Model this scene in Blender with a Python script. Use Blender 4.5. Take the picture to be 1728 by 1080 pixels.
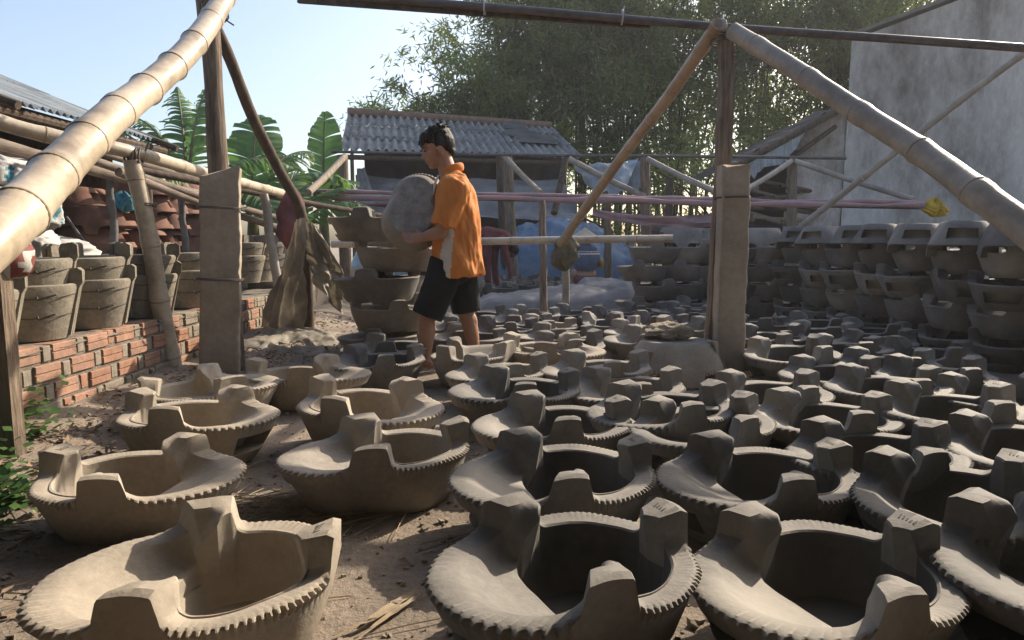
import bpy, math, random
import numpy as np
from mathutils import Vector, Matrix, Euler, noise
R = math.radians
random.seed(7)
for o in list(bpy.data.objects): bpy.data.objects.remove(o)
SC = bpy.context.scene
COL = SC.collection

# ------------------------------------------------------------------ camera
F_PX, CAM_H, HORIZON = 1120.0, 0.86, 405.0        # focal length in photo pixels, eye height (m), horizon row
TILT = math.atan((540 - HORIZON) / F_PX)
cam_d = bpy.data.cameras.new('camera'); cam = bpy.data.objects.new('camera', cam_d); COL.objects.link(cam)
cam.location = (0, 0, CAM_H); cam.rotation_euler = (R(90) - TILT, 0, 0)
cam_d.sensor_width = 36; cam_d.lens = 36 * F_PX / 1728; cam_d.clip_start = 0.05; cam_d.clip_end = 3000
SC.camera = cam

# ------------------------------------------------------------------ sky and sun
SUN_AZ, SUN_EL = R(46), R(32)                       # azimuth to the right of straight ahead
wd = bpy.data.worlds.new('World'); SC.world = wd; wd.use_nodes = True
nt = wd.node_tree; bg = nt.nodes['Background']
sky = nt.nodes.new('ShaderNodeTexSky'); sky.sky_type = 'NISHITA'; sky.sun_disc = False
sky.sun_elevation = SUN_EL; sky.sun_rotation = SUN_AZ; sky.air_density = 1.0; sky.dust_density = 3.0; sky.ozone_density = 1.0
nt.links.new(sky.outputs[0], bg.inputs[0]); bg.inputs[1].default_value = 0.15
sd = bpy.data.lights.new('sun', 'SUN'); sd.energy = 4.8; sd.angle = R(0.6); sd.color = (1.0, 0.87, 0.70)
sun = bpy.data.objects.new('sun', sd); COL.objects.link(sun)
sun_dir = Vector((math.sin(SUN_AZ) * math.cos(SUN_EL), math.cos(SUN_AZ) * math.cos(SUN_EL), math.sin(SUN_EL)))
sun.rotation_euler = sun_dir.to_track_quat('Z', 'Y').to_euler(); sun.location = sun_dir * 40
SC.view_settings.view_transform = 'Standard'; SC.view_settings.look = 'None'
SC.view_settings.exposure = 0.78; SC.view_settings.gamma = 1.0

# ------------------------------------------------------------------ survey: a photo pixel at a known distance or height -> a point of the place
_c, _s = math.cos(TILT), math.sin(TILT)
def ray(px, py):
    a, b = (px - 864) / F_PX, (540 - py) / F_PX
    return Vector((a, _c + b * _s, -_s + b * _c))
def P(px, py, Y):
    d = ray(px, py); t = Y / d.y
    return Vector((d.x * t, Y, CAM_H + d.z * t))
def G(px, py, z=0.0):
    d = ray(px, py); t = (z - CAM_H) / d.z
    return Vector((d.x * t, d.y * t, z))

# ------------------------------------------------------------------ materials
MATS = {}
def M(name, c1, c2=None, scale=6.0, rough=0.85, bump=0.15, bscale=60.0, c3=None, spec=0.3, stretch=(1, 1, 1), contrast=(0.35, 0.65),
      fine=0.25, trans=0.0, coords='pos', metal=0.0, bdist=0.01, dry=None):
    m = bpy.data.materials.new(name); m.use_nodes = True; MATS[name] = m
    n = m.node_tree.nodes; l = m.node_tree.links; b = n['Principled BSDF']
    b.inputs['Roughness'].default_value = rough; b.inputs['Specular IOR Level'].default_value = spec; b.inputs['Metallic'].default_value = metal
    if c2 is None: c2 = tuple(x * 0.72 for x in c1)
    if coords == 'pos':
        src = n.new('ShaderNodeNewGeometry').outputs['Position']
    else:
        src = n.new('ShaderNodeTexCoord').outputs['Object']
    mp = n.new('ShaderNodeMapping'); mp.inputs['Scale'].default_value = stretch; l.new(src, mp.inputs['Vector'])
    nz = n.new('ShaderNodeTexNoise'); nz.inputs['Scale'].default_value = scale; nz.inputs['Detail'].default_value = 6; nz.inputs['Roughness'].default_value = 0.62
    l.new(mp.outputs[0], nz.inputs['Vector'])
    rp = n.new('ShaderNodeValToRGB'); rp.color_ramp.elements[0].position = contrast[0]; rp.color_ramp.elements[1].position = contrast[1]
    rp.color_ramp.elements[0].color = (*c2, 1); rp.color_ramp.elements[1].color = (*c1, 1)
    if c3 is not None:
        e = rp.color_ramp.elements.new(0.5 * (contrast[0] + contrast[1])); e.color = (*c3, 1)
    l.new(nz.outputs['Fac'], rp.inputs[0])
    nf = n.new('ShaderNodeTexNoise'); nf.inputs['Scale'].default_value = bscale; nf.inputs['Detail'].default_value = 5; nf.inputs['Roughness'].default_value = 0.7
    l.new(mp.outputs[0], nf.inputs['Vector'])
    mx = n.new('ShaderNodeMix'); mx.data_type = 'RGBA'; mx.blend_type = 'OVERLAY'; mx.inputs[0].default_value = fine
    l.new(rp.outputs[0], mx.inputs[6]); l.new(nf.outputs['Fac'], mx.inputs[7]); l.new(mx.outputs[2], b.inputs['Base Color'])
    if dry is not None:
        g2 = n.new('ShaderNodeNewGeometry'); mr = n.new('ShaderNodeMapRange'); mr.inputs[1].default_value = 0.505; mr.inputs[2].default_value = 0.57
        l.new(g2.outputs['Pointiness'], mr.inputs[0]); ml = n.new('ShaderNodeMath'); ml.operation = 'MULTIPLY'; ml.inputs[1].default_value = 0.55
        n3 = n.new('ShaderNodeTexNoise'); n3.inputs['Scale'].default_value = 2.6; n3.inputs['Detail'].default_value = 4; l.new(mp.outputs[0], n3.inputs['Vector'])
        m3 = n.new('ShaderNodeMapRange'); m3.inputs[1].default_value = 0.52; m3.inputs[2].default_value = 0.68; m3.inputs[4].default_value = 0.75; l.new(n3.outputs['Fac'], m3.inputs[0])
        ad2 = n.new('ShaderNodeMath'); ad2.operation = 'ADD'; ad2.use_clamp = True; l.new(mr.outputs[0], ml.inputs[0]); l.new(ml.outputs[0], ad2.inputs[0]); l.new(m3.outputs[0], ad2.inputs[1])
        md = n.new('ShaderNodeMix'); md.data_type = 'RGBA'; md.inputs[7].default_value = (*dry, 1); l.new(ad2.outputs[0], md.inputs[0]); l.new(mx.outputs[2], md.inputs[6]); l.new(md.outputs[2], b.inputs['Base Color'])
    if bump > 0:
        ad = n.new('ShaderNodeMath'); ad.operation = 'MULTIPLY_ADD'; ad.inputs[1].default_value = 1.4
        l.new(nz.outputs['Fac'], ad.inputs[0]); l.new(nf.outputs['Fac'], ad.inputs[2])
        bp = n.new('ShaderNodeBump'); bp.inputs['Strength'].default_value = bump; bp.inputs['Distance'].default_value = bdist
        l.new(ad.outputs[0], bp.inputs['Height']); l.new(bp.outputs[0], b.inputs['Normal'])
    if trans > 0:
        out = n['Material Output']; tr = n.new('ShaderNodeBsdfTranslucent'); ms = n.new('ShaderNodeMixShader'); ms.inputs[0].default_value = trans
        hs = n.new('ShaderNodeHueSaturation'); hs.inputs['Saturation'].default_value = 1.15; hs.inputs['Value'].default_value = 1.6
        l.new(mx.outputs[2], hs.inputs['Color']); l.new(hs.outputs[0], tr.inputs[0])
        l.new(b.outputs[0], ms.inputs[1]); l.new(tr.outputs[0], ms.inputs[2]); l.new(ms.outputs[0], out.inputs[0])
    return m
# clay, from dry and pale to damp and dark
CL = dict(contrast=(0.3, 0.7), bump=0.24, bscale=48, fine=0.32, spec=0.25)
M('clay_dry', (0.37, 0.32, 0.255), (0.27, 0.235, 0.19), 5, 0.9, dry=(0.42, 0.365, 0.295), **CL)
M('clay_mid', (0.285, 0.258, 0.222), (0.20, 0.18, 0.155), 5, 0.85, dry=(0.37, 0.325, 0.267), **CL)
M('clay_damp', (0.215, 0.202, 0.183), (0.140, 0.131, 0.118), 5, 0.78, dry=(0.31, 0.285, 0.245), **CL)
M('clay_wet', (0.15, 0.142, 0.131), (0.098, 0.093, 0.087), 5, 0.72, dry=(0.23, 0.214, 0.19), **CL)
M('clay_pot', (0.30, 0.265, 0.205), (0.17, 0.15, 0.118), 7, 0.92, 0.35, 50, contrast=(0.3, 0.7), fine=0.5)
M('clay_under', (0.34, 0.325, 0.30), (0.20, 0.19, 0.175), 14, 0.95, 0.5, 60, fine=0.45)
M('clay_inner_shade', (0.105, 0.101, 0.096), (0.062, 0.060, 0.058), 5, 0.7, 0.2, 48, fine=0.3, spec=0.25, dry=(0.15, 0.14, 0.125))  # wet clay inside the bowl, its shade also put into the dark colour
M('clay_mark', (0.07, 0.06, 0.05), None, 20)
M('terracotta', (0.24, 0.125, 0.09), (0.13, 0.07, 0.05), 5, 0.85, 0.2, 50)
M('soil', (0.30, 0.245, 0.19), (0.165, 0.138, 0.112), 2.2, 0.95, 0.55, 45, c3=(0.23, 0.188, 0.148), fine=0.55, bdist=0.02)
M('gravel', (0.30, 0.25, 0.19), (0.16, 0.13, 0.10), 30, 0.95, 0.3, 80)
M('litter', (0.32, 0.235, 0.155), (0.16, 0.115, 0.08), 25, 0.85, 0.2, 60)
M('straw', (0.36, 0.285, 0.185), (0.22, 0.17, 0.11), 25, 0.75, 0.2, 60)
M('bamboo', (0.50, 0.425, 0.325), (0.25, 0.20, 0.145), 3.2, 0.36, 0.2, 20, spec=0.45, fine=0.45, contrast=(0.33, 0.58), c3=(0.43, 0.355, 0.26))
M('bamboo_grey', (0.40, 0.345, 0.28), (0.19, 0.16, 0.13), 3.5, 0.5, 0.2, 40, spec=0.4)
M('bamboo_tan', (0.37, 0.27, 0.175), (0.22, 0.155, 0.095), 5, 0.42, 0.2, 40, spec=0.45)
M('bamboo_node', (0.42, 0.345, 0.255), (0.22, 0.17, 0.12), 12, 0.7, 0.2, 60)
M('wood_grey', (0.27, 0.21, 0.155), (0.11, 0.08, 0.058), 5, 0.85, 0.6, 14, stretch=(7, 7, 0.8), fine=0.5, bdist=0.02)
M('wood_dark', (0.12, 0.085, 0.06), (0.055, 0.04, 0.03), 6, 0.85, 0.4, 30, stretch=(4, 4, 1))
M('wood_pale', (0.34, 0.28, 0.215), (0.19, 0.15, 0.115), 6, 0.85, 0.4, 30, stretch=(4, 4, 1))
M('plank', (0.25, 0.20, 0.16), (0.12, 0.095, 0.075), 5, 0.85, 0.4, 30, stretch=(4, 0.7, 4))
M('concrete_post', (0.40, 0.345, 0.275), (0.27, 0.23, 0.18), 3.0, 0.95, 0.22, 30, fine=0.3, bdist=0.012, c3=(0.34, 0.29, 0.225))
M('pipe', (0.12, 0.10, 0.095), (0.06, 0.05, 0.047), 14, 0.45, 0.1, 60, spec=0.5)
M('pipe_grey', (0.16, 0.16, 0.16), (0.10, 0.09, 0.085), 14, 0.5, 0.1, 60)
M('wire', (0.10, 0.085, 0.07), None, 20, 0.6, 0)
M('brick', (0.39, 0.225, 0.155), (0.24, 0.15, 0.11), 7, 0.9, 0.35, 60, fine=0.45)
M('brick_dull', (0.37, 0.20, 0.13), (0.25, 0.14, 0.095), 14, 0.9, 0.35, 60, fine=0.45)
M('brick_grey', (0.30, 0.255, 0.20), (0.185, 0.16, 0.125), 14, 0.93, 0.35, 60, fine=0.45)
M('mortar', (0.225, 0.195, 0.158), (0.12, 0.105, 0.085), 14, 0.95, 0.6, 60, fine=0.5)
M('fibro', (0.33, 0.32, 0.30), (0.17, 0.165, 0.155), 3, 0.9, 0.3, 40, fine=0.45, stretch=(1.6, 1, 1))
M('fibro_dark', (0.13, 0.13, 0.125), (0.07, 0.07, 0.068), 3, 0.9, 0.3, 40)
M('metal_roof', (0.24, 0.27, 0.29), (0.12, 0.135, 0.145), 3, 0.6, 0.15, 40, spec=0.4)
M('ridge_tile', (0.27, 0.165, 0.11), (0.16, 0.105, 0.08), 9, 0.9, 0.3, 40)
M('plaster', (0.50, 0.475, 0.445), (0.15, 0.13, 0.115), 1.0, 0.92, 0.3, 16, c3=(0.36, 0.34, 0.315), fine=0.28, stretch=(1.1, 1.1, 0.5), contrast=(0.32, 0.66))
M('plaster_old', (0.52, 0.47, 0.42), (0.19, 0.165, 0.14), 2.4, 0.92, 0.3, 22, fine=0.5, stretch=(1, 1, 0.6))
M('cap_tile', (0.17, 0.17, 0.15), None, 6)
M('tarp_blue', (0.17, 0.235, 0.315), (0.09, 0.135, 0.20), 3, 0.5, 0.15, 30, spec=0.4, c3=(0.12, 0.19, 0.285))
M('tarp_grey', (0.25, 0.24, 0.24), (0.14, 0.13, 0.125), 2.5, 0.6, 0.15, 30, spec=0.4)
M('tarp_pale', (0.38, 0.43, 0.46), (0.23, 0.26, 0.285), 2, 0.55, 0.15, 30, spec=0.4)
M('tarp_dirty', (0.30, 0.265, 0.205), (0.15, 0.13, 0.10), 4, 0.6, 0.2, 30, spec=0.4, trans=0.12)
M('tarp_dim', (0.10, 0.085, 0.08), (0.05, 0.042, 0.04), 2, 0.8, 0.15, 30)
M('cloth_pink', (0.40, 0.24, 0.225), (0.26, 0.175, 0.175), 4, 0.85, 0.2, 60, c3=(0.33, 0.22, 0.225))
M('cloth_maroon', (0.23, 0.085, 0.085), (0.12, 0.05, 0.055), 5, 0.9, 0.2, 60)
M('cloth_green', (0.16, 0.14, 0.085), (0.085, 0.075, 0.05), 8, 0.9, 0.3, 60)
M('cloth_yellow', (0.58, 0.40, 0.035), (0.40, 0.25, 0.03), 8, 0.8, 0.2, 60)
M('sack', (0.50, 0.49, 0.47), (0.36, 0.345, 0.32), 6, 0.7, 0.25, 120)
M('sack_blue', (0.07, 0.25, 0.32), None, 8, 0.7)
M('sack_red', (0.22, 0.06, 0.05), None, 8, 0.7)
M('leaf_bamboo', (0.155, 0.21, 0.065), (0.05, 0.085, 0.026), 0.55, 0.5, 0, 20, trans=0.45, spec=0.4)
M('leaf_bamboo_light', (0.25, 0.265, 0.09), (0.10, 0.135, 0.042), 0.55, 0.5, 0, 20, trans=0.42, spec=0.4)  # paler copy of the leaf colour with sunlight painted in
M('culm', (0.11, 0.115, 0.045), (0.05, 0.05, 0.022), 3, 0.5, 0.1, 20)
M('leaf_banana', (0.12, 0.21, 0.06), (0.06, 0.125, 0.035), 3, 0.42, 0.15, 30, trans=0.38, spec=0.5)
M('stem_banana', (0.16, 0.15, 0.06), (0.09, 0.075, 0.035), 4, 0.6)
M('leaf_weed', (0.075, 0.15, 0.035), (0.035, 0.08, 0.02), 12, 0.55, 0.1, 60, trans=0.25)
M('stone', (0.42, 0.345, 0.25), (0.22, 0.18, 0.13), 10, 0.95, 0.8, 50, fine=0.55, bdist=0.02)
M('skin', (0.40, 0.215, 0.135), (0.33, 0.17, 0.105), 12, 0.5, 0.08, 90, spec=0.4, fine=0.15)
M('lips', (0.24, 0.09, 0.065), None, 12, 0.5, 0)
M('hair', (0.016, 0.012, 0.010), (0.008, 0.006, 0.006), 40, 0.6, 0.4, 120, stretch=(1, 1, 0.3), spec=0.25)
M('eye', (0.012, 0.01, 0.01), None, 9, 0.25, 0)
M('shirt_orange', (0.62, 0.225, 0.05), (0.52, 0.175, 0.038), 6, 0.8, 0.1, 200, fine=0.1)
M('shirt_white', (0.62, 0.57, 0.50), (0.52, 0.47, 0.41), 9, 0.8, 0.1, 200, fine=0.1)
M('shorts', (0.008, 0.008, 0.010), (0.005, 0.005, 0.006), 9, 0.8, 0.1, 120)
M('shirt_maroon', (0.17, 0.045, 0.05), (0.10, 0.03, 0.035), 6, 0.85)
M('shirt_blue', (0.11, 0.15, 0.22), (0.07, 0.10, 0.16), 8, 0.85)
M('hat', (0.52, 0.47, 0.38), (0.38, 0.33, 0.25), 9, 0.7, 0.3, 90)
M('paint_patch', (0.40, 0.44, 0.46), (0.25, 0.27, 0.28), 5, 0.8)

# ------------------------------------------------------------------ mesh helpers
def link(o, parent=None):
    COL.objects.link(o)
    if parent is not None: o.parent = parent
    return o
def tag(o, label, cat, group=None):
    o['label'] = label; o['category'] = cat
    if group: o['group'] = group
    return o
def thing(name, label, cat, loc=(0, 0, 0), group=None):
    o = bpy.data.objects.new(name, None); o.empty_display_size = 0.1; link(o); o.location = loc
    return tag(o, label, cat, group)
def inst(name, me, mat=None, parent=None, loc=None, rot=None):
    o = bpy.data.objects.new(name, me); link(o, parent)
    if mat is not None and me.materials:
        o.material_slots[0].link = 'OBJECT'; o.material_slots[0].material = MATS[mat]
    if loc is not None: o.location = loc
    if rot is not None: o.rotation_euler = rot
    return o
class MB:
    def __init__(s): s.v = []; s.f = []; s.mi = []
    def add(s, vs, fs, mi=0):
        k = len(s.v); s.v += [tuple(p) for p in vs]; s.f += [tuple(i + k for i in f) for f in fs]; s.mi += [mi] * len(fs)
        return s
    def box(s, c, d, rot=None, mi=0, jit=0.0, taper=1.0):
        x, y, z = d[0] / 2, d[1] / 2, d[2] / 2
        vs = []
        for k in (-1, 1):
            t = taper if k > 0 else 1.0
            for (a, b) in ((-1, -1), (1, -1), (1, 1), (-1, 1)):
                p = Vector((a * x * t, b * y * t, k * z))
                if jit: p += Vector([random.uniform(-jit, jit) for _ in range(3)])
                if rot is not None: p = rot @ p
                vs.append(Vector(c) + p)
        return s.add(vs, [(0, 3, 2, 1), (4, 5, 6, 7), (0, 1, 5, 4), (1, 2, 6, 5), (2, 3, 7, 6), (3, 0, 4, 7)], mi)
    def tube(s, pts, rad, n=10, cap=True, mi=0, flat=1.0, upv=None):
        pts = [Vector(p) for p in pts]
        if not hasattr(rad, '__len__'): rad = [rad] * len(pts)
        T = []
        for i in range(len(pts)):
            a = pts[max(i - 1, 0)]; b = pts[min(i + 1, len(pts) - 1)]; T.append((b - a).normalized())
        u = Vector(upv) if upv is not None else (Vector((0, 0, 1)) if abs(T[0].z) < 0.9 else Vector((1, 0, 0)))
        vs = []
        for i, p in enumerate(pts):
            u = (u - T[i] * u.dot(T[i])).normalized(); w = T[i].cross(u)
            for k in range(n):
                a = 2 * math.pi * k / n
                vs.append(p + (u * math.cos(a) * flat + w * math.sin(a)) * rad[i])
        fs = [(i * n + k, i * n + (k + 1) % n, (i + 1) * n + (k + 1) % n, (i + 1) * n + k) for i in range(len(pts) - 1) for k in range(n)]
        if cap: fs += [tuple(range(n - 1, -1, -1)), tuple((len(pts) - 1) * n + k for k in range(n))]
        return s.add(vs, fs, mi)
    def lathe(s, prof, n=24, c=(0, 0, 0), mi=0, close=False):
        vs = [(c[0] + r * math.cos(2 * math.pi * k / n), c[1] + r * math.sin(2 * math.pi * k / n), c[2] + z) for (r, z) in prof for k in range(n)]
        fs = [(i * n + k, i * n + (k + 1) % n, (i + 1) * n + (k + 1) % n, (i + 1) * n + k) for i in range(len(prof) - 1) for k in range(n)]
        return s.add(vs, fs, mi)
    def ball(s, c, r, n=12, m=8, rot=None, mi=0, fn=None):
        if not hasattr(r, '__len__'): r = (r, r, r)
        vs = []
        for i in range(m + 1):
            t = math.pi * i / m
            for k in range(n):
                a = 2 * math.pi * k / n
                p = Vector((r[0] * math.sin(t) * math.cos(a), r[1] * math.sin(t) * math.sin(a), r[2] * math.cos(t)))
                if fn: p = fn(p)
                if rot is not None: p = rot @ p
                vs.append(Vector(c) + p)
        fs = [(i * n + k, (i + 1) * n + k, (i + 1) * n + (k + 1) % n, i * n + (k + 1) % n) for i in range(m) for k in range(n)]
        return s.add(vs, fs, mi)
    def grid(s, fn, nu, nv, mi=0):
        vs = [fn(i / nu, j / nv) for j in range(nv + 1) for i in range(nu + 1)]
        fs = [(j * (nu + 1) + i, j * (nu + 1) + i + 1, (j + 1) * (nu + 1) + i + 1, (j + 1) * (nu + 1) + i) for j in range(nv) for i in range(nu)]
        return s.add(vs, fs, mi)
    def mesh(s, name, mats, smooth=40):
        me = bpy.data.meshes.new(name); me.from_pydata(s.v, [], s.f)
        if isinstance(mats, str): mats = [mats]
        for k in mats: me.materials.append(MATS[k])
        if any(s.mi): me.polygons.foreach_set('material_index', s.mi)
        if smooth:
            me.polygons.foreach_set('use_smooth', [True] * len(me.polygons)); me.update()
            if smooth < 180: me.set_sharp_from_angle(angle=R(smooth))
        me.update(); return me
    def build(s, name, mats, parent=None, smooth=40):
        return inst(name, s.mesh(name, mats, smooth), None, parent)
def struct(o): o['kind'] = 'structure'; return o
def stuff(o): o['kind'] = 'stuff'; return o
def fbm(x, y, z=0.0): return noise.fractal(Vector((x, y, z)), 1.0, 2.0, 4)
def sheet(a, b, c, d, nu=24, nv=16, amp=0.03, folds=0, fold_amp=0.0, sag=0.0, seed=0.0, nscale=3.0, along='u', edge=0.0):
    """cloth stretched between corners a (top left) b (top right) c (bottom right) d (bottom left), wrinkled along its normal"""
    a, b, c, d = map(Vector, (a, b, c, d)); nrm = ((b - a).cross(d - a)).normalized()
    def fn(u, v):
        e = edge * fbm(u * 5, v * 5, seed + 9) if edge else 0.0
        p = (a * (1 - u) + b * u) * (1 - v) + (d * (1 - u) + c * u) * v
        w = amp * fbm(u * nscale + seed, v * nscale, seed * 1.7)
        t = u if along == 'u' else v
        if folds: w += fold_amp * math.sin(t * folds * 2 * math.pi + 2.2 * fbm(u * 2, v * 2, seed)) * (0.5 + 0.5 * (v if along == 'u' else u))
        p = p + nrm * w + Vector((0, 0, -sag * 4 * u * (1 - u)))
        return p + Vector((0, 0, e * v)) + (b - a).normalized() * e
    return MB().grid(fn, nu, nv)
def lerp_path(pts, n):
    pts = [Vector(p) for p in pts]; L = [0]
    for i in range(1, len(pts)): L.append(L[-1] + (pts[i] - pts[i - 1]).length)
    out = []
    for k in range(n + 1):
        t = L[-1] * k / n; i = 0
        while i < len(pts) - 2 and L[i + 1] < t: i += 1
        q = (t - L[i]) / max(L[i + 1] - L[i], 1e-6); p0 = pts[max(i - 1, 0)]; p1 = pts[i]; p2 = pts[i + 1]; p3 = pts[min(i + 2, len(pts) - 1)]
        out.append(0.5 * ((2 * p1) + (p2 - p0) * q + (2 * p0 - 5 * p1 + 4 * p2 - p3) * q * q + (3 * p1 - p0 - 3 * p2 + p3) * q ** 3))
    return out, L[-1]
def bamboo(name, label, pts, r0, r1, mat='bamboo', step=0.3, parent=None, group=None, cat='bamboo pole', n=16, nodes=True, part='pole', hollow=True):
    """a bamboo culm with swollen joints; every joint ring is its own part"""
    path, L = lerp_path(pts, max(12, int(sum((Vector(pts[i + 1]) - Vector(pts[i])).length for i in range(len(pts) - 1)) / 0.035)))
    joints = []; t = step * 0.6
    while t < L - 0.05: joints.append(t); t += step * random.uniform(0.88, 1.1)
    rad = []; ps = []; m = len(path) - 1
    for k, p in enumerate(path):
        q = L * k / m; r = r0 + (r1 - r0) * q / L
        dj = min([abs(q - j) for j in joints] or [9])
        r *= 1 + 0.10 * math.exp(-(dj / 0.03) ** 2) - 0.02 * math.exp(-((dj - 0.12) / 0.08) ** 2)
        rad.append(r); ps.append(p)
    T = (ps[-1] - ps[-2]).normalized()
    if hollow:
        ps += [ps[-1], ps[-1] - T * 0.05]; rad += [rad[-1] * 0.72, rad[-1] * 0.70]
    if parent is None:
        root = thing(name, label, cat, path[0], group)
        inv = Vector(path[0])
    else: root = parent; inv = Vector((0, 0, 0))
    mb = MB().tube([p - inv for p in ps], rad, n); mb.build('culm' if parent is None else part, mat, root, 50)
    if nodes:
        for j in joints:
            k = min(m - 1, max(1, int(j / L * m))); p = path[k]; t = (path[k + 1] - path[k - 1]).normalized(); r = rad[k]
            MB().tube([p - inv - t * 0.006, p - inv - t * 0.002, p - inv + t * 0.003, p - inv + t * 0.007], [r * 0.985, r * 1.035, r * 1.03, r * 0.985], n, True).build('joint_ring', 'bamboo_node', root, 60)
    return root
def binding(name, label, c, axis, r, turns=3, wr=0.006, mat='wire', cat='wire binding', spread=0.02, parent=None, group=None):
    ax = Vector(axis).normalized(); u = ax.orthogonal().normalized(); w = ax.cross(u); c = Vector(c)
    pts = [(u * math.cos(a) + w * math.sin(a)) * r * (1 + 0.03 * math.sin(3 * a)) + ax * spread * (a / (2 * math.pi) - turns / 2) for a in [2 * math.pi * turns * k / (turns * 14) for k in range(turns * 14 + 1)]]
    end = pts[-1] + (pts[-1] - ax * pts[-1].dot(ax)).normalized() * 0.05 + Vector((0.01, 0, 0.02))
    mb = MB().tube([p if parent is None else p + c for p in pts + [end]], wr, 5)
    o = mb.build(name, mat, parent, 60)
    if parent is None: o.location = c; tag(o, label, cat, group)
    return o
def smoothstep(a, b, x): t = np.clip((x - a) / (b - a), 0, 1); return t * t * (3 - 2 * t)

# ------------------------------------------------------------------ the ground
def gz(x, y):
    z = 0.010 * fbm(x * 1.3, y * 1.3) + 0.004 * fbm(x * 7, y * 7, 3)
    z += 0.10 * math.exp(-((x + 2.1) / 0.35) ** 2) * min(1, max(0, (y - 1.0)))        # bank of spoil along the brick wall
    z += 0.13 * math.exp(-((x + 1.75) / 0.6) ** 2 - ((y - 5.9) / 0.8) ** 2)
    return z
def axis_samples(lo, hi, st, far):
    a = list(np.arange(lo, hi + 1e-6, st)); d = st; x = hi
    while x < far: d *= 1.5; x += d; a.append(x)
    d = st; x = lo; pre = []
    while x > -far: d *= 1.5; x -= d; pre.append(x)
    return pre[::-1] + a
xs = axis_samples(-3.2, 4.2, 0.06, 900); ys = axis_samples(0.4, 8.0, 0.06, 900)
mb = MB()
for y in ys:
    for x in xs:
        near = -6 < x < 8 and -2 < y < 16
        mb.v.append((x, y, gz(x, y) if near else 0.0))
nx = len(xs)
mb.f = [(j * nx + i, j * nx + i + 1, (j + 1) * nx + i + 1, (j + 1) * nx + i) for j in range(len(ys) - 1) for i in range(nx - 1)]; mb.mi = [0] * len(mb.f)
struct(mb.build('ground', 'soil', None, 180))

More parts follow.
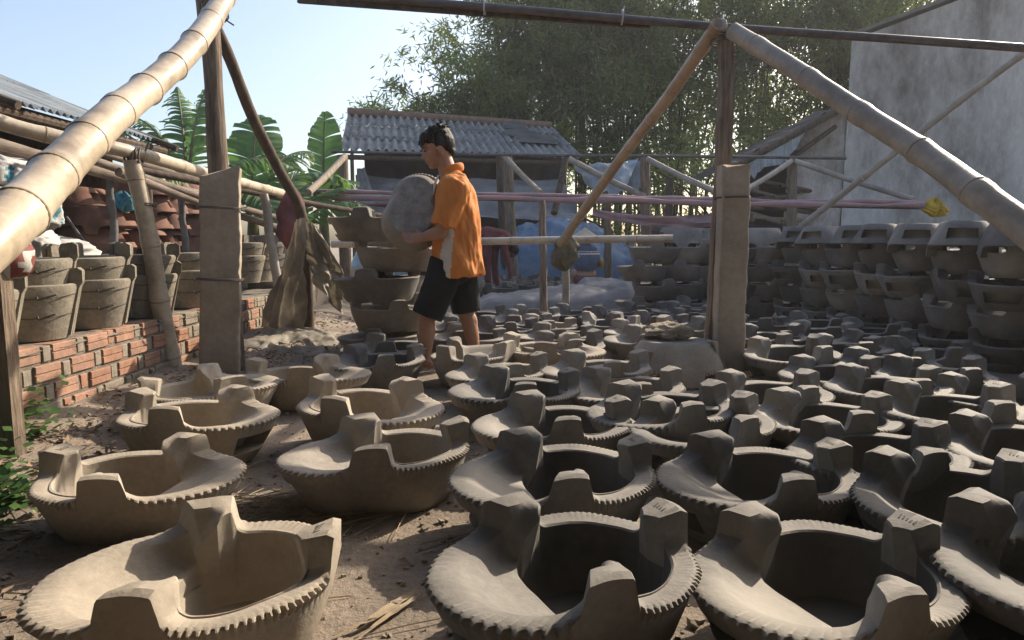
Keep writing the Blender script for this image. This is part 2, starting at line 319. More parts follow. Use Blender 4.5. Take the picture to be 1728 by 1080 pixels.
# ------------------------------------------------------------------ clay stoves: a round fire bowl, a shallow tray in front of it, three pot rests, a notched rim
RIM_Z, REST_H = 0.17, 0.066
REST_ANG = (0.0, R(116), R(-116))
def exit_dist(th, c, r):
    d = r * r - (c * np.sin(th)) ** 2; return np.where((d > 0) & ((np.cos(th) < 0) | (c < r)), -c * np.cos(th) + np.sqrt(np.maximum(d, 0)), 0.0)
def smax(a, b, k): return k * np.log(np.exp(a / k) + np.exp(b / k))
def stove_meshes(N, seed, teeth=True):
    rg = np.random.RandomState(seed)
    th = np.arange(N) * 2 * np.pi / N
    wob = 1 + 0.018 * np.sin(2 * th + rg.rand() * 6) + 0.012 * np.sin(3 * th + rg.rand() * 6) + 0.004 * np.sin(7 * th + rg.rand() * 6)
    Ro = smax(0.230 + 0 * th, exit_dist(th, 0.150 + 0.012 * rg.randn(), 0.208), 0.016) * wob
    Rb = smax(0.158 + 0 * th, exit_dist(th, 0.158, 0.118), 0.008)
    dpi = np.abs(np.abs(((th + np.pi) % (2 * np.pi)) - np.pi) - np.pi)             # angle away from the tray's axis
    wt = 1 - smoothstep(R(48), R(72), dpi)
    rb = 0.172 + 0 * th
    flat = 0.130 / np.maximum(np.cos(dpi), 0.2)
    rb = -smax(-rb, -flat, 0.012)
    hw = 0.037 + 0.003 * rg.randn(3); Hs = REST_H * (1 + 0.10 * rg.randn(3))
    Pz = 0 * th; mask = 0 * th; sn = 0 * th; own = np.full(N, -1); pinch = 0 * th
    for k, a in enumerate(REST_ANG):
        a = a + rg.randn() * 0.06
        d = np.abs(((th - a + np.pi) % (2 * np.pi)) - np.pi) * 0.195
        sg = ((th - a + np.pi) % (2 * np.pi)) - np.pi
        tray_side = (sg > 0) if k == 1 else ((sg < 0) if k == 2 else np.zeros(N, bool))
        wb = hw[k] + 0.010; kf = np.where(tray_side, 0.24, 0.18); lf = np.where(tray_side, 0.045, 0.032)
        q = np.clip((d - hw[k]) / 0.010, 0, 1); t = np.clip((d - wb) / lf, 0, 1)
        pf = np.where(d < hw[k], 1.0 - 0.05 * (d / hw[k]) ** 2, np.where(d < wb, 0.95 + (kf - 0.95) * q, kf * (1 - t) ** 2.4))
        Pz += pf * Hs[k] / REST_H; m = 1 - smoothstep(hw[k] * 0.96, hw[k] + 0.012, d); mask += m
        sn += np.where(d < hw[k] + 0.012, np.clip(d / hw[k], 0, 1.3), 0)
        own[(pf > 0.18)] = k
    notch = np.zeros(N)
    if teeth:
        nt_ = rg.randint(88, 112); ph = th * nt_ / (2 * np.pi) + 0.25 * np.sin(3 * th + seed)
        amp = 0.75 + 0.35 * np.sin(5 * th + seed * 2) * np.sin(2 * th + 1)
        notch = np.clip(np.cos(2 * np.pi * ph) * 1.3, -0.6, 1) * amp * (1 - np.clip(Pz * 3, 0, 1))
    hp = REST_H * Pz
    rt = rb * (1 - mask) + mask * (0.134 + 0.024 * sn)
    zt = 0.112; zin = RIM_Z * (1 - wt) + zt * wt + hp; zr = RIM_Z + hp; zf = 0.020
    one = np.ones(N)
    rows = [(0.0 * one, zf * one), (0.07 * one, zf * one), (rb - 0.036, (zf + 0.001) * one), (rb - 0.024, (zf + 0.012) * one)]
    rows.append((rb * 0.95 , 0.070 * one))
    zz = np.minimum(RIM_Z, zin - hp) ; rows.append((rb * 0.99 * (1 - mask * 0.35) + rt * mask * 0.35, zz - 0.040))
    rows.append((rt - 0.001, zin - 0.004)); rows.append((rt + 0.004, zin))
    Ri = Ro - 0.050 - 0.012 * wt
    for u in (0.25, 0.5, 0.75, 0.9):
        rows.append(((rt + 0.004) * (1 - u) + Ri * u, zin + (zr - zin) * (u ** 1.7)))
    rows.append((Ri, zr - 0.003 * (1 - mask))); rows.append((Ro - 0.014, zr + 0.002)); rows.append((Ro - 0.005 - 0.005 * notch, zr - 0.001))
    rows.append((Ro - 0.001 - 0.010 * notch + 0.004 * mask, zr - 0.006 + 0.002 * mask)); rows.append((Ro - 0.005 - 0.007 * notch + 0.002 * mask, RIM_Z - 0.015 + hp * 0.35)); rows.append((Ro - 0.012, (RIM_Z - 0.028) * one))
    zw = (0.122, 0.052, 0.012)
    for z in zw:
        q = (RIM_Z - 0.028 - z) / (RIM_Z - 0.028); rows.append(((Ro - 0.012) * (1 - q) + Rb * q + 0.006 * np.sin(q * np.pi), z * one))
    rows.append((Rb - 0.006, 0.002 * one)); rows.append((Rb * 0.5, 0 * one)); rows.append((0 * one, 0 * one))
    M_ = len(rows)
    lift = 0.14 * hp                                                                  # rests rise towards the outside
    V = np.zeros((M_, N, 3))
    for i, (r, z) in enumerate(rows):
        zz_ = z + (lift * np.clip((r - 0.165) / 0.05, -1, 1) if 6 <= i <= 15 else 0)
        tt = th - (pinch / 0.195 if 6 <= i <= 16 else 0)
        V[i, :, 0] = r * np.cos(tt); V[i, :, 1] = r * np.sin(tt); V[i, :, 2] = zz_
    V = V.reshape(-1, 3)
    off = Vector((seed * 3.1, seed * 1.7, 0))
    for i in range(N, len(V) - N):                                                     # hand-made unevenness
        p = Vector(V[i]); dd = noise.noise_vector((p + off) * 9) * 0.0028 + noise.noise_vector((p + off) * 28) * 0.0005
        V[i] += np.array(dd)
    quad = lambda i, k: (i * N + k, i * N + (k + 1) % N, (i + 1) * N + (k + 1) % N, (i + 1) * N + k)
    # smooth vertex normals of the whole piece, so that the parts meet without a seam
    full = [quad(i, k) for i in range(M_ - 1) for k in range(N)]
    tmp = bpy.data.meshes.new('tmp'); tmp.from_pydata(V.tolist(), [], full); tmp.polygons.foreach_set('use_smooth', [True] * len(full)); tmp.update()
    tmp.set_sharp_from_angle(angle=R(30)); nr = np.zeros(len(full) * 12); tmp.corner_normals.foreach_get('vector', nr); nr = nr.reshape(M_ - 1, N, 4, 3).copy(); bpy.data.meshes.remove(tmp)
    win = (np.abs(dpi) < 0.31); groups = {'body': [], 0: [], 1: [], 2: []}; winf = []
    for i in range(M_ - 1):
        for k in range(N):
            k2 = (k + 1) % N
            if i == 18 and win[k] and win[k2]: winf.append(k); continue
            o_ = own[k] if own[k] == own[k2] and 5 <= i <= 15 else -1
            groups['body' if o_ < 0 else o_].append((i, k))
    def sub(name, faces):
        qs = [quad(i, k) for (i, k) in faces]
        ids = sorted({q for f in qs for q in f}); mp = {q: j for j, q in enumerate(ids)}
        me = bpy.data.meshes.new(name); me.from_pydata(V[ids].tolist(), [], [tuple(mp[q] for q in f) for f in qs])
        me.materials.append(MATS['clay_mid']); me.materials.append(MATS['clay_under']); me.materials.append(MATS['clay_inner_shade']); me.polygons.foreach_set('material_index', [1 if i >= 21 else (2 if i <= 5 and name == 'stove_body' else 0) for (i, k) in faces])
        me.polygons.foreach_set('use_smooth', [True] * len(qs)); me.update()
        me.normals_split_custom_set([tuple(n) for (i, k) in faces for n in nr[i, k]]); return me
    out = {'body': sub('stove_body', groups['body']), 'rests': [sub('stove_rest', groups[k]) for k in range(3)]}
    mb = MB(); ks = winf; top = [V[18 * N + k] for k in ks] + [V[18 * N + (ks[-1] + 1) % N]]; bot = [V[19 * N + k] for k in ks] + [V[19 * N + (ks[-1] + 1) % N]]
    if len(ks) > 1:
        ins = lambda p: (p[0] + 0.085, p[1] * 0.93, p[2])
        n_ = len(top)
        vs = [tuple(p) for p in top] + [tuple(p) for p in bot] + [ins(p) for p in top] + [ins(p) for p in bot]
        fs = []
        for j in range(n_ - 1):
            fs += [(j, j + 1, 2 * n_ + j + 1, 2 * n_ + j), (n_ + j + 1, n_ + j, 3 * n_ + j, 3 * n_ + j + 1), (2 * n_ + j, 2 * n_ + j + 1, 3 * n_ + j + 1, 3 * n_ + j)]
        fs += [(n_, 0, 2 * n_, 3 * n_), (n_ - 1, 2 * n_ - 1, 4 * n_ - 1, 3 * n_ - 1)]
        mb.add(vs, fs)
    out['mouth'] = mb.mesh('stove_mouth', 'clay_mid', 0)
    return out
STOVE_NEAR = [stove_meshes(432, s) for s in (1, 2, 3, 4, 8, 9, 10)]
STOVE_FAR = [stove_meshes(208, s, False) for s in (5, 6, 7)]
def tally_mesh(k):
    mb = MB()
    for i in range(k):
        y = (i - (k - 1) / 2) * 0.0095; mb.box((0, y, 0), (0.019, 0.0036, 0.004), Matrix.Rotation(0.15 + 0.06 * i, 3, 'Z'))
    return mb.mesh('tally_marks', 'clay_mark', 0)
TALLY = {k: tally_mesh(k) for k in (3, 4, 5)}
n_stove = [0]
def add_stove(loc, heading, clay, label, group=None, near=True, flip=False, tilt=(0, 0), scale=1.0, tally=0, name='clay_stove', mat4=None):
    i = n_stove[0]; n_stove[0] += 1
    S = (STOVE_NEAR if near else STOVE_FAR); S = S[(i * 7 + 3) % len(S)]
    root = thing(name, label, 'clay stove', loc, group)
    if mat4 is not None: root.matrix_world = mat4
    else:
        root.rotation_euler = (Matrix.Rotation(heading, 3, 'Z') @ Euler((tilt[0] + (math.pi if flip else 0), tilt[1], 0)).to_matrix()).to_euler()
        root.scale = (scale * random.uniform(.97, 1.05), scale * random.uniform(.96, 1.04), scale * random.uniform(.95, 1.06))
    bo_ = inst('body', S['body'], clay, root)
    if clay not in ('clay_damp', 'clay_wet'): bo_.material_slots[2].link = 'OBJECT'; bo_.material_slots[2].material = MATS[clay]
    for k, me in enumerate(S['rests']):
        o = inst('pot_rest', me, clay, root)
        if k == 0 and tally:
            top_ = [v.co for v in me.vertices if v.co.z > RIM_Z + 0.6 * REST_H]; zz = min(top_, key=lambda c: (c.x - 0.188) ** 2 + c.y ** 2).z
            inst('tally_marks', TALLY[tally], None, o, (0.188, 0, zz + 0.0004), (0, R(-9), 0))
    inst('ash_opening', S['mouth'], clay, root)
    return root
def fit_stove(a, b, c):
    """where a stove stands, from its two tray-side pot rests a, b and its rear rest c in the photograph"""
    z = RIM_Z + REST_H * 0.95
    A, B, C = (G(*q, z) for q in (a, b, c)); m = (A + B) / 2; d = C - m
    cen = (A + B + C) / 3; return cen, math.atan2(d.y, d.x)
# (pot rests a, b, c), clay, tally strokes, label
FIELD = [
 ((340, 862), (262, 985), (540, 905), 'clay_dry', 4, 'large pale dry stove nearest the camera at the lower left, tray end left'),
 ((318, 728), (205, 803), (72, 752), 'clay_dry', 4, 'pale dry stove at the left edge beside the green weeds, tray end right'),
 ((888, 862), (970, 985), (1125, 870), 'clay_damp', 4, 'big grey stove at the bottom centre of the front row, tray end left'),
 ((912, 736), (918, 806), (1073, 752), 'clay_damp', 3, 'grey stove directly behind the bottom centre stove'),
 ((642, 702), (602, 758), (765, 716), 'clay_mid', 0, 'dark-walled stove alone on the lit dirt left of centre'),
 ((1297, 868), (1432, 978), (1556, 872), 'clay_damp', 5, 'big grey stove at the bottom right of the front row, with tally strokes'),
 ((1222, 735), (1314, 804), (1400, 752), 'clay_damp', 4, 'grey stove behind and between the two big front row stoves'),
 ((1545, 778), (1690, 838), (1702, 780), 'clay_wet', 3, 'dark wet stove second row at the right, its rear rest near the frame edge'),
 ((1716, 868), (1868, 985), (1985, 870), 'clay_wet', 4, 'dark stove cut off by the right frame edge at the bottom'),
 ((1429, 714), (1516, 752), (1566, 716), 'clay_wet', 3, 'dark stove right of centre just behind the second row, full bowl in shade'),
 ((1678, 702), (1800, 752), (1815, 706), 'clay_wet', 0, 'dark stove cut off by the right frame edge, third row'),
 ((904, 668), (937, 710), (1038, 677), 'clay_damp', 3, 'grey stove in the third row at the centre, below the bare post'),
 ((850, 622), (861, 656), (961, 630), 'clay_damp', 3, 'grey stove with sunlit tray, behind the third row centre stove'),
 ((830, 596), (824, 622), (920, 598), 'clay_mid', 3, 'stove with sunlit tray just right of the walking man\'s legs'),
 ((1126, 678), (1216, 712), (1271, 666), 'clay_damp', 4, 'grey stove below the upturned stove with the stone on it'),
 ((1262, 631), (1318, 653), (1360, 628), 'clay_damp', 0, 'grey stove at the foot of the right concrete post'),
 ((1355, 661), (1418, 693), (1466, 668), 'clay_damp', 3, 'grey stove right of the right concrete post, third row'),
 ((1464, 619), (1521, 645), (1563, 625), 'clay_damp', 0, 'grey stove with sunlit rim, third from the post in the fourth row'),
 ((1558, 654), (1645, 682), (1675, 658), 'clay_damp', 3, 'grey stove with sunlit tray edge in front of the wall of stacked stoves'),
 ((1303, 578), (1357, 588), (1378, 574), 'clay_damp', 0, 'small grey stove right behind the right concrete post, rim lit'),
 ((1377, 598), (1425, 614), (1464, 600), 'clay_damp', 0, 'grey stove between post and stacked wall, one row before the shade'),
 ((1407, 566), (1449, 577), (1477, 568), 'clay_wet', 0, 'dark stove nearest the middle of the stacked wall'),
 ((1471, 586), (1523, 596), (1546, 588), 'clay_wet', 0, 'dark stove in the shade before the near half of the stacked wall'),
 ((1549, 606), (1602, 622), (1636, 609), 'clay_wet', 0, 'dark stove in shade below the third stack from the right edge'),
 ((1645, 632), (1712, 653), (1735, 634), 'clay_wet', 0, 'dark stove in shade before the nearest stack at the right edge'),
 ((1036, 618), (1060, 642), (1120, 623), 'clay_mid', 0, 'grey stove left of the upturned stove, tray lit'),
 ((1088, 652), (1142, 682), (1188, 656), 'clay_damp', 0, 'grey stove right in front of the upturned stove'),
 ((998, 596), (1007, 614), (1070, 599), 'clay_mid', 0, 'tan stove immediately left of the upturned stove with the stone'),
 ((948, 566), (930, 588), (866, 571), 'clay_dry', 0, 'pale tan stove turned the other way in the middle of the grey ones'),
 ((933, 557), (960, 572), (998, 560), 'clay_damp', 0, 'grey stove behind the turned pale stove'),
 ((926, 545), (952, 553), (980, 547), 'clay_damp', 0, 'grey stove in the back half, straight below the tied rag'),
 ((1017, 532), (1031, 541), (1052, 524), 'clay_damp', 0, 'grey stove in the back rows right of the rag post'),
 ((1068, 539), (1090, 548), (1121, 539), 'clay_mid', 0, 'grey stove in the back rows just above the stone lump'),
 ((399, 616), (322, 648), (265, 642), 'clay_dry', 0, 'pale stove in front of the left stone pillar, ash mouth showing at the right end'),
 ((391, 664), (322, 697), (213, 668), 'clay_dry', 0, 'pale stove between the brick wall and the dry earth, second in the left file'),
 ((507, 597), (545, 622), (442, 608), 'clay_dry', 0, 'pale stove right of the left stone pillar, mostly behind another'),
 ((674, 648), (588, 684), (544, 648), 'clay_dry', 0, 'pale stove left of centre with its tray to the right, behind the lone dark-walled stove'),
 ((625, 577), (612, 601), (705, 579), 'clay_damp', 0, 'dark-walled stove left of the walking man\'s front foot'),
 ((806, 569), (808, 592), (766, 588), 'clay_mid', 0, 'stove with dark front beside the man\'s right shin, turned about'),
]
placed = []
GRP = 'clay stoves drying in the field'
for (a, b, c, clay, tal, lab) in FIELD:
    cen, hd = fit_stove(a, b, c)
    placed.append((cen.x, cen.y)); near = cen.y < 4.2
    add_stove((cen.x, cen.y, gz(cen.x, cen.y) - 0.004), hd, clay, lab, GRP, near, tilt=(random.uniform(-.02, .02), random.uniform(-.02, .02)), scale=random.uniform(1.0, 1.06), tally=tal if near else 0)


# ------------------------------------------------------------------ posts and poles of the open drying frame
LY, RY = 4.15, 4.1
def rough_post(mb, a, b, w0, w1, n=9, seg=14, seed=0.0, amp=0.12):
    a, b = Vector(a), Vector(b); pts = []; rad = []
    for k in range(seg + 1):
        q = k / seg; p = a.lerp(b, q) + Vector((0.018 * fbm(q * 3, seed), 0.018 * fbm(q * 3, seed + 5), 0)); pts.append(p); rad.append((w0 + (w1 - w0) * q) * (1 + amp * fbm(q * 5, seed, 2)))
    return mb.tube(pts, rad, n)
def slab(name, label, x0, x1, base, h, thick, seed, y, chip=0.05, tilt=0.0):
    root = thing(name, label, 'concrete pillar', (0.5 * (x0 + x1), y, base))
    w = x1 - x0; nz, nr_ = 34, 28
    vs = []
    for j in range(nz + 1):
        q = j / nz; zz = q * h
        for k in range(nr_):
            a = 2 * math.pi * (k + 0.5) / nr_; ca, sa = math.cos(a), math.sin(a)
            e = 0.16; x = w / 2 * math.copysign(abs(ca) ** e, ca); yy = thick / 2 * math.copysign(abs(sa) ** e, sa)
            r = 0.010 * fbm(x * 22 + seed, zz * 22, yy * 22)
            edge = 0.5 + 0.5 * math.copysign(1, ca)
            cx = chip * (0.25 * max(0, fbm(zz * 6, seed, 1.3)) + 0.30 * abs(fbm(zz * 26, seed, 2.3)) * (1 if sa < 0 else 0.3)) * (1 if ca > 0 else 0.3) * (abs(x) / (w / 2))
            top = (0.05 * fbm(x * 8, seed + 4) + tilt * x) * (q ** 12)
            vs.append((x * (1 + r * 2) - math.copysign(cx, ca) + 0.02 * fbm(zz * 1.5, seed + 7), yy * (1 + r * 2), zz + top))
    fs = [(j * nr_ + k, j * nr_ + (k + 1) % nr_, (j + 1) * nr_ + (k + 1) % nr_, (j + 1) * nr_ + k) for j in range(nz) for k in range(nr_)]
    fs += [tuple(range(nr_ - 1, -1, -1)), tuple(nz * nr_ + k for k in range(nr_))]
    MB().add(vs, fs).build('pillar', 'concrete_post', root, 45)
    return root, w
# left pillar, its wooden post behind and the wires
lb = G(385, 612); ls = LY / F_PX
x0, x1 = P(343, 450, LY).x, P(406, 450, LY).x
pl, w = slab('concrete_pillar', 'broken tan concrete pillar tied to the left wooden post', x0, x1, 0.0, P(370, 292, LY).z, 0.10, 3.0, LY - 0.06, 0.045, 0.25)
pl.rotation_euler = (0, R(3.0), R(18)); pl.location.x += -0.02
for zz in (P(0, 352, LY).z, P(0, 470, LY).z):
    o = binding('wire', '', (0, 0.02, zz), (0, 0, 1), 0.135, 2, 0.0035, parent=pl, spread=0.008)
o = rough_post(MB(), P(398, 620, LY + 0.06), P(343, -60, LY + 0.06), 0.062, 0.058, seed=1.0).build('wooden_post', 'wood_grey', None, 50)
tag(o, 'weathered knotty grey wooden post rising behind the left concrete pillar', 'post')
# right pillar and post
x0, x1 = P(1204, 450, RY).x, P(1251, 450, RY).x
pr, w = slab('concrete_pillar', 'narrow chipped concrete pillar tied to the right wooden post', x0, x1, 0.0, P(0, 282, RY).z, 0.12, 8.0, RY - 0.07, 0.03, -0.35)
pr.rotation_euler = (0, R(-0.3), 0)
binding('wire', '', (0, 0.02, P(0, 335, RY).z), (0, 0, 1), 0.105, 2, 0.0035, parent=pr, spread=0.006)
post = MB(); zt = P(0, 40, RY).z
vs = []; SEG = 18
for k in range(SEG + 1):
    q = k / SEG; cx = P(1210 + 5 * math.sin(q * 3) + 5 * q, 450, RY).x + 0.008 * fbm(q * 4, 3.3); hw_ = (0.047 - 0.012 * q) * (1 + 0.1 * fbm(q * 6, 8)); 
    for (a, b) in ((-1, -1), (0.2, -1.15), (1, -1), (1.1, 0), (1, 1), (-1, 1), (-1.1, 0.1)): vs.append((cx + a * hw_, RY + 0.05 + b * 0.045, q * zt))
n7 = 7; post.add(vs, [(j * n7 + k, j * n7 + (k + 1) % n7, (j + 1) * n7 + (k + 1) % n7, (j + 1) * n7 + k) for j in range(SEG) for k in range(n7)] + [tuple(SEG * n7 + k for k in range(n7))])
tag(post.build('wooden_post', 'wood_grey', None, 35), 'squared grey timber post behind the right concrete pillar, under the pipe', 'post')
# the big bamboo braces
bamboo('bamboo_pole', 'thick pale bamboo brace slanting up across the left sky, leaning on the left post',
       [P(-210, 560, 1.25), P(-5, 395, 1.62), P(95, 290, 2.05), P(185, 200, 2.5), P(262, 138, 3.0), P(322, 80, 3.4), P(372, 8, 3.9), P(398, -50, 4.2)], 0.066, 0.056, 'bamboo', 0.345, n=24)
bamboo('bamboo_pole', 'thick grey bamboo brace sloping down right from the right post',
       [P(1236, 52, RY - 0.06), P(1330, 110, 3.75), P(1450, 190, 3.35), P(1560, 260, 3.0), P(1650, 326, 2.65), P(1760, 408, 2.35), P(1900, 520, 2.0)], 0.048, 0.062, 'bamboo_grey', 0.40, n=22)
bamboo('bamboo_pole', 'slim tan bamboo brace sloping down left from the right post to the tied rag',
       [P(946, 412, 6.6), P(1040, 278, 5.6), P(1130, 160, 4.75), P(1212, 40, RY - 0.04)], 0.043, 0.041, 'bamboo_tan', 0.42, n=14)
bamboo('bamboo_pole', 'thin brown bamboo pole crossing behind the grey brace at the right',
       [P(1345, 388, 7.2), P(1500, 265, 6.6), P(1640, 155, 6.2), P(1790, 45, 5.8)], 0.036, 0.030, 'bamboo_grey', 0.5, n=12)
mb = MB(); pts, _ = lerp_path([P(330, -20, 4.35), P(382, 85, 4.5), P(425, 195, 4.75), P(470, 285, 5.05), P(508, 360, 5.35), P(518, 460, 5.5), P(522, 575, 5.55)], 30)
tag(mb.tube(pts, [0.036 + 0.008 * k / 30 + 0.003 * fbm(k * 0.4, 2) for k in range(31)], 10).build('wooden_pole', 'wood_dark', None, 50), 'dark crooked pole leaning from the left post, carrying the dirty tarp', 'pole')
# steel pipe overhead and the batten under it
def pipe(name, label, pts, r, mat, cat='pipe', n=12): return tag(MB().tube(lerp_path(pts, 24)[0], r, n).build(name, mat, None, 60), label, cat)
pipe('steel_pipe', 'long dark steel pipe running overhead across the top of the frame', [P(360, -16, 4.3), P(720, 4, 4.2), P(1222, 46, RY + 0.03), P(1500, 65, 4.0), P(1830, 88, 3.9)], 0.024, 'pipe')
mb = MB(); a, b = P(500, -8, 4.22), P(1098, 35, RY + 0.06); d = (b - a).normalized()
rot = Matrix((d, Vector((0, 0, 1)).cross(d).normalized(), d.cross(Vector((0, 0, 1)).cross(d)).normalized())).transposed()
tag(mb.box((a + b) / 2 + Vector((0, 0.03, -0.02)), ((b - a).length, 0.03, 0.03), rot, jit=0.004).build('wooden_batten', 'wood_dark', None, 0), 'rough wooden batten tied under the overhead steel pipe', 'batten')
for i, (px, py) in enumerate(((818, 12), (1050, 29))):
    binding('wire_loop', 'white string loop holding the batten to the pipe, %s' % ('nearer the left' if i == 0 else 'nearer the right post'), P(px, py, 4.16), d, 0.042, 2, 0.003, 'sack', 'string', 0.005, group='string loops on the overhead pipe')
binding('wire_loop', 'pale string knot on top of the right wooden post', P(1220, 44, RY + 0.02), (1, 0, 0.1), 0.04, 3, 0.005, 'sack', 'string', 0.008)

# ------------------------------------------------------------------ rear frame: rails, posts and cloth
bamboo('bamboo_pole', 'level pale bamboo rail behind the walking man, waist high', [P(560, 412, 7.2), P(700, 410, 7.05), P(830, 407, 6.9), P(1000, 404, 6.75), P(1135, 402, 6.7)], 0.040, 0.036, 'bamboo', 0.55, n=12)
bamboo('bamboo_pole', 'short upright pale bamboo post under the tied rag', [P(955, 520, 6.75), P(954, 400, 6.72)], 0.040, 0.036, 'bamboo_grey', 0.5, n=12, hollow=False)
def rag(name, label, c, w, h, mat, seed, cat='rag', d=0.06):
    c = Vector(c); mb = MB(); seed = seed
    def fn(p):
        a = math.atan2(p.y, p.x); t = p.z / (h / 2); k = 1 + 0.20 * abs(math.sin(a * 3.5 + seed + t * 0.8)) + 0.4 * fbm(math.cos(a) * 1.5, t * 2.5, seed + math.sin(a))
        return Vector((p.x * k * (1 - 0.25 * t), p.y * k * (1 - 0.25 * t), p.z + 0.03 * math.sin(a * 3 + seed)))
    mb.ball((0, 0, 0), (w / 2, d, h / 2), 48, 30, fn=fn)
    o = mb.build(name, mat, None, 60); o.location = c; return tag(o, label, cat)
rag('rag', 'olive rag knotted where the slim brace meets the level rail', P(954, 425, 6.66), 0.23, 0.33, 'cloth_green', 2.0, d=0.09)
REAR = [((918, 495), (914, 338), 7.4, 0.045, 'wood_grey', 'grey post behind the level rail, halfway between the man and the tied rag'),
        ((852, 455), (842, 262), 12.3, 0.075, 'wood_dark', 'left of the twin dark posts holding the shed eave'),
        ((866, 480), (856, 262), 11.6, 0.10, 'wood_grey', 'right of the twin posts under the shed eave, thicker and paler'),
        ((582, 425), (578, 262), 9.5, 0.09, 'wood_grey', 'rear post at the left end of the corrugated shed roof'),
        ((1091, 470), (1089, 266), 9.8, 0.085, 'wood_grey', 'rear post under the left end of the thin pipe, behind the back stacks'),
        ((1338, 470), (1337, 268), 9.4, 0.075, 'wood_grey', 'rear post right of the right pillar where two thin poles meet'),
        ((1027, 440), (1025, 345), 11.0, 0.07, 'wood_grey', 'short rear post in front of the blue tarp, right of the hat'),
        ((1128, 400), (1130, 300), 12.5, 0.08, 'wood_dark', 'dark rear post in the gap right of the blue tarp')]
for i, (a, b, Y, r, m, lab) in enumerate(REAR):
    q = P(a[0], a[1], Y); 
    tag(rough_post(MB(), (q.x, Y, -0.02), P(b[0], b[1], Y), r, r * 0.85, seed=20.0 + i).build('wooden_post', m, None, 50), lab, 'post', 'posts of the rear frame')
pipe('steel_pipe', 'thin dark steel pipe along the rear frame below the bamboo grove', [P(560, 256, 10.4), P(900, 262, 10.0), P(1180, 264, 9.7), P(1428, 267, 9.3)], 0.022, 'pipe')
THIN = [((960, 268), (1088, 332), 9.9, 9.7, 0.045, 'bamboo_grey', 'thin pale bamboo brace sloping down right beside the grey hanging tarp'),
        ((852, 264), (912, 326), 11.3, 9.2, 0.045, 'wood_pale', 'pale wooden brace sloping down right from the twin dark posts'),
        ((955, 268), (935, 360), 10.2, 9.6, 0.05, 'wood_dark', 'dark brace leaning down left under the shed eave'),
        ((1335, 272), (1255, 322), 9.3, 8.6, 0.036, 'bamboo_grey', 'thin pole going down left from the post right of the right pillar'),
        ((1342, 272), (1540, 336), 9.3, 8.4, 0.036, 'bamboo_grey', 'thin pole going down right in front of the grey wall'),
        ((1092, 268), (1205, 322), 9.7, 9.0, 0.04, 'bamboo_grey', 'thin pale pole sloping down right towards the right pillar'),
        ((582, 264), (520, 325), 9.4, 8.0, 0.045, 'wood_pale', 'pale plank brace sloping down left beside the banana plants')]
for (a, b, Y0, Y1, r, m, lab) in THIN:
    tag(MB().tube(lerp_path([P(*a, Y0), P((a[0] + b[0]) / 2, (a[1] + b[1]) / 2 + 2, (Y0 + Y1) / 2), P(*b, Y1)], 16)[0], r, 9).build('bamboo_pole', m, None, 60), lab, 'pole', 'thin braces of the rear frame')
# pink cloth strips wrapped along a rail
pipe('steel_pipe', 'grey rail under the pink cloth strips', [P(505, 330, 8.6), P(900, 337, 8.3), P(1200, 343, 8.1), P(1560, 350, 7.9)], 0.026, 'pipe_grey')
def strip(name, label, pts, w, mat, seed, flat=0.35):
    path, L = lerp_path(pts, 80)
    ps = [p + Vector((0, 0.02 * fbm(k * 0.13, seed), 0.016 * fbm(k * 0.1, seed + 3))) for k, p in enumerate(path)]
    return tag(MB().tube(ps, [w * (0.75 + 0.5 * fbm(k * 0.09, seed + 6)) for k in range(81)], 10, flat=1.0).build(name, mat, None, 60), label, 'cloth')
strip('cloth_strip', 'upper faded pink cloth strip wound along the rear rail', [P(500, 322, 8.56), P(760, 327, 8.4), P(1000, 331, 8.2), P(1250, 338, 8.0), P(1500, 341, 7.85), P(1570, 346, 7.8)], 0.034, 'cloth_pink', 1)
strip('cloth_strip', 'lower mauve cloth strip wound along the rear rail', [P(520, 334, 8.5), P(760, 334, 8.34), P(1000, 337, 8.14), P(1250, 344, 7.95), P(1560, 346, 7.75)], 0.045, 'cloth_pink', 5)
strip('cloth_strip', 'sagging reddish cloth strip hanging below the rear rail at the left', [P(515, 338, 8.5), P(600, 346, 8.45), P(690, 344, 8.4), P(760, 336, 8.34)], 0.03, 'cloth_maroon', 9)
rag('rag', 'yellow rag bundle at the right end of the pink cloth strip', P(1578, 350, 7.75), 0.26, 0.17, 'cloth_yellow', 5.0)
rag('rag', 'dark maroon cloth bunched over the left rail beside the dirty tarp', P(492, 368, 6.0), 0.22, 0.52, 'cloth_maroon', 7.0, 'cloth')
sheet(P(1000, 352, 9.3), P(1260, 352, 9.0), P(1262, 376, 9.0), P(1000, 366, 9.3), 40, 6, 0.06, 3, 0.03, 0.10, 4).build('cloth_strip', 'cloth_pink', None, 60)
tag(bpy.context.scene.objects['cloth_strip.003'] if 'cloth_strip.003' in bpy.data.objects else COL.objects[-1], 'faded mauve cloth draped below the rail left of the right pillar', 'cloth')

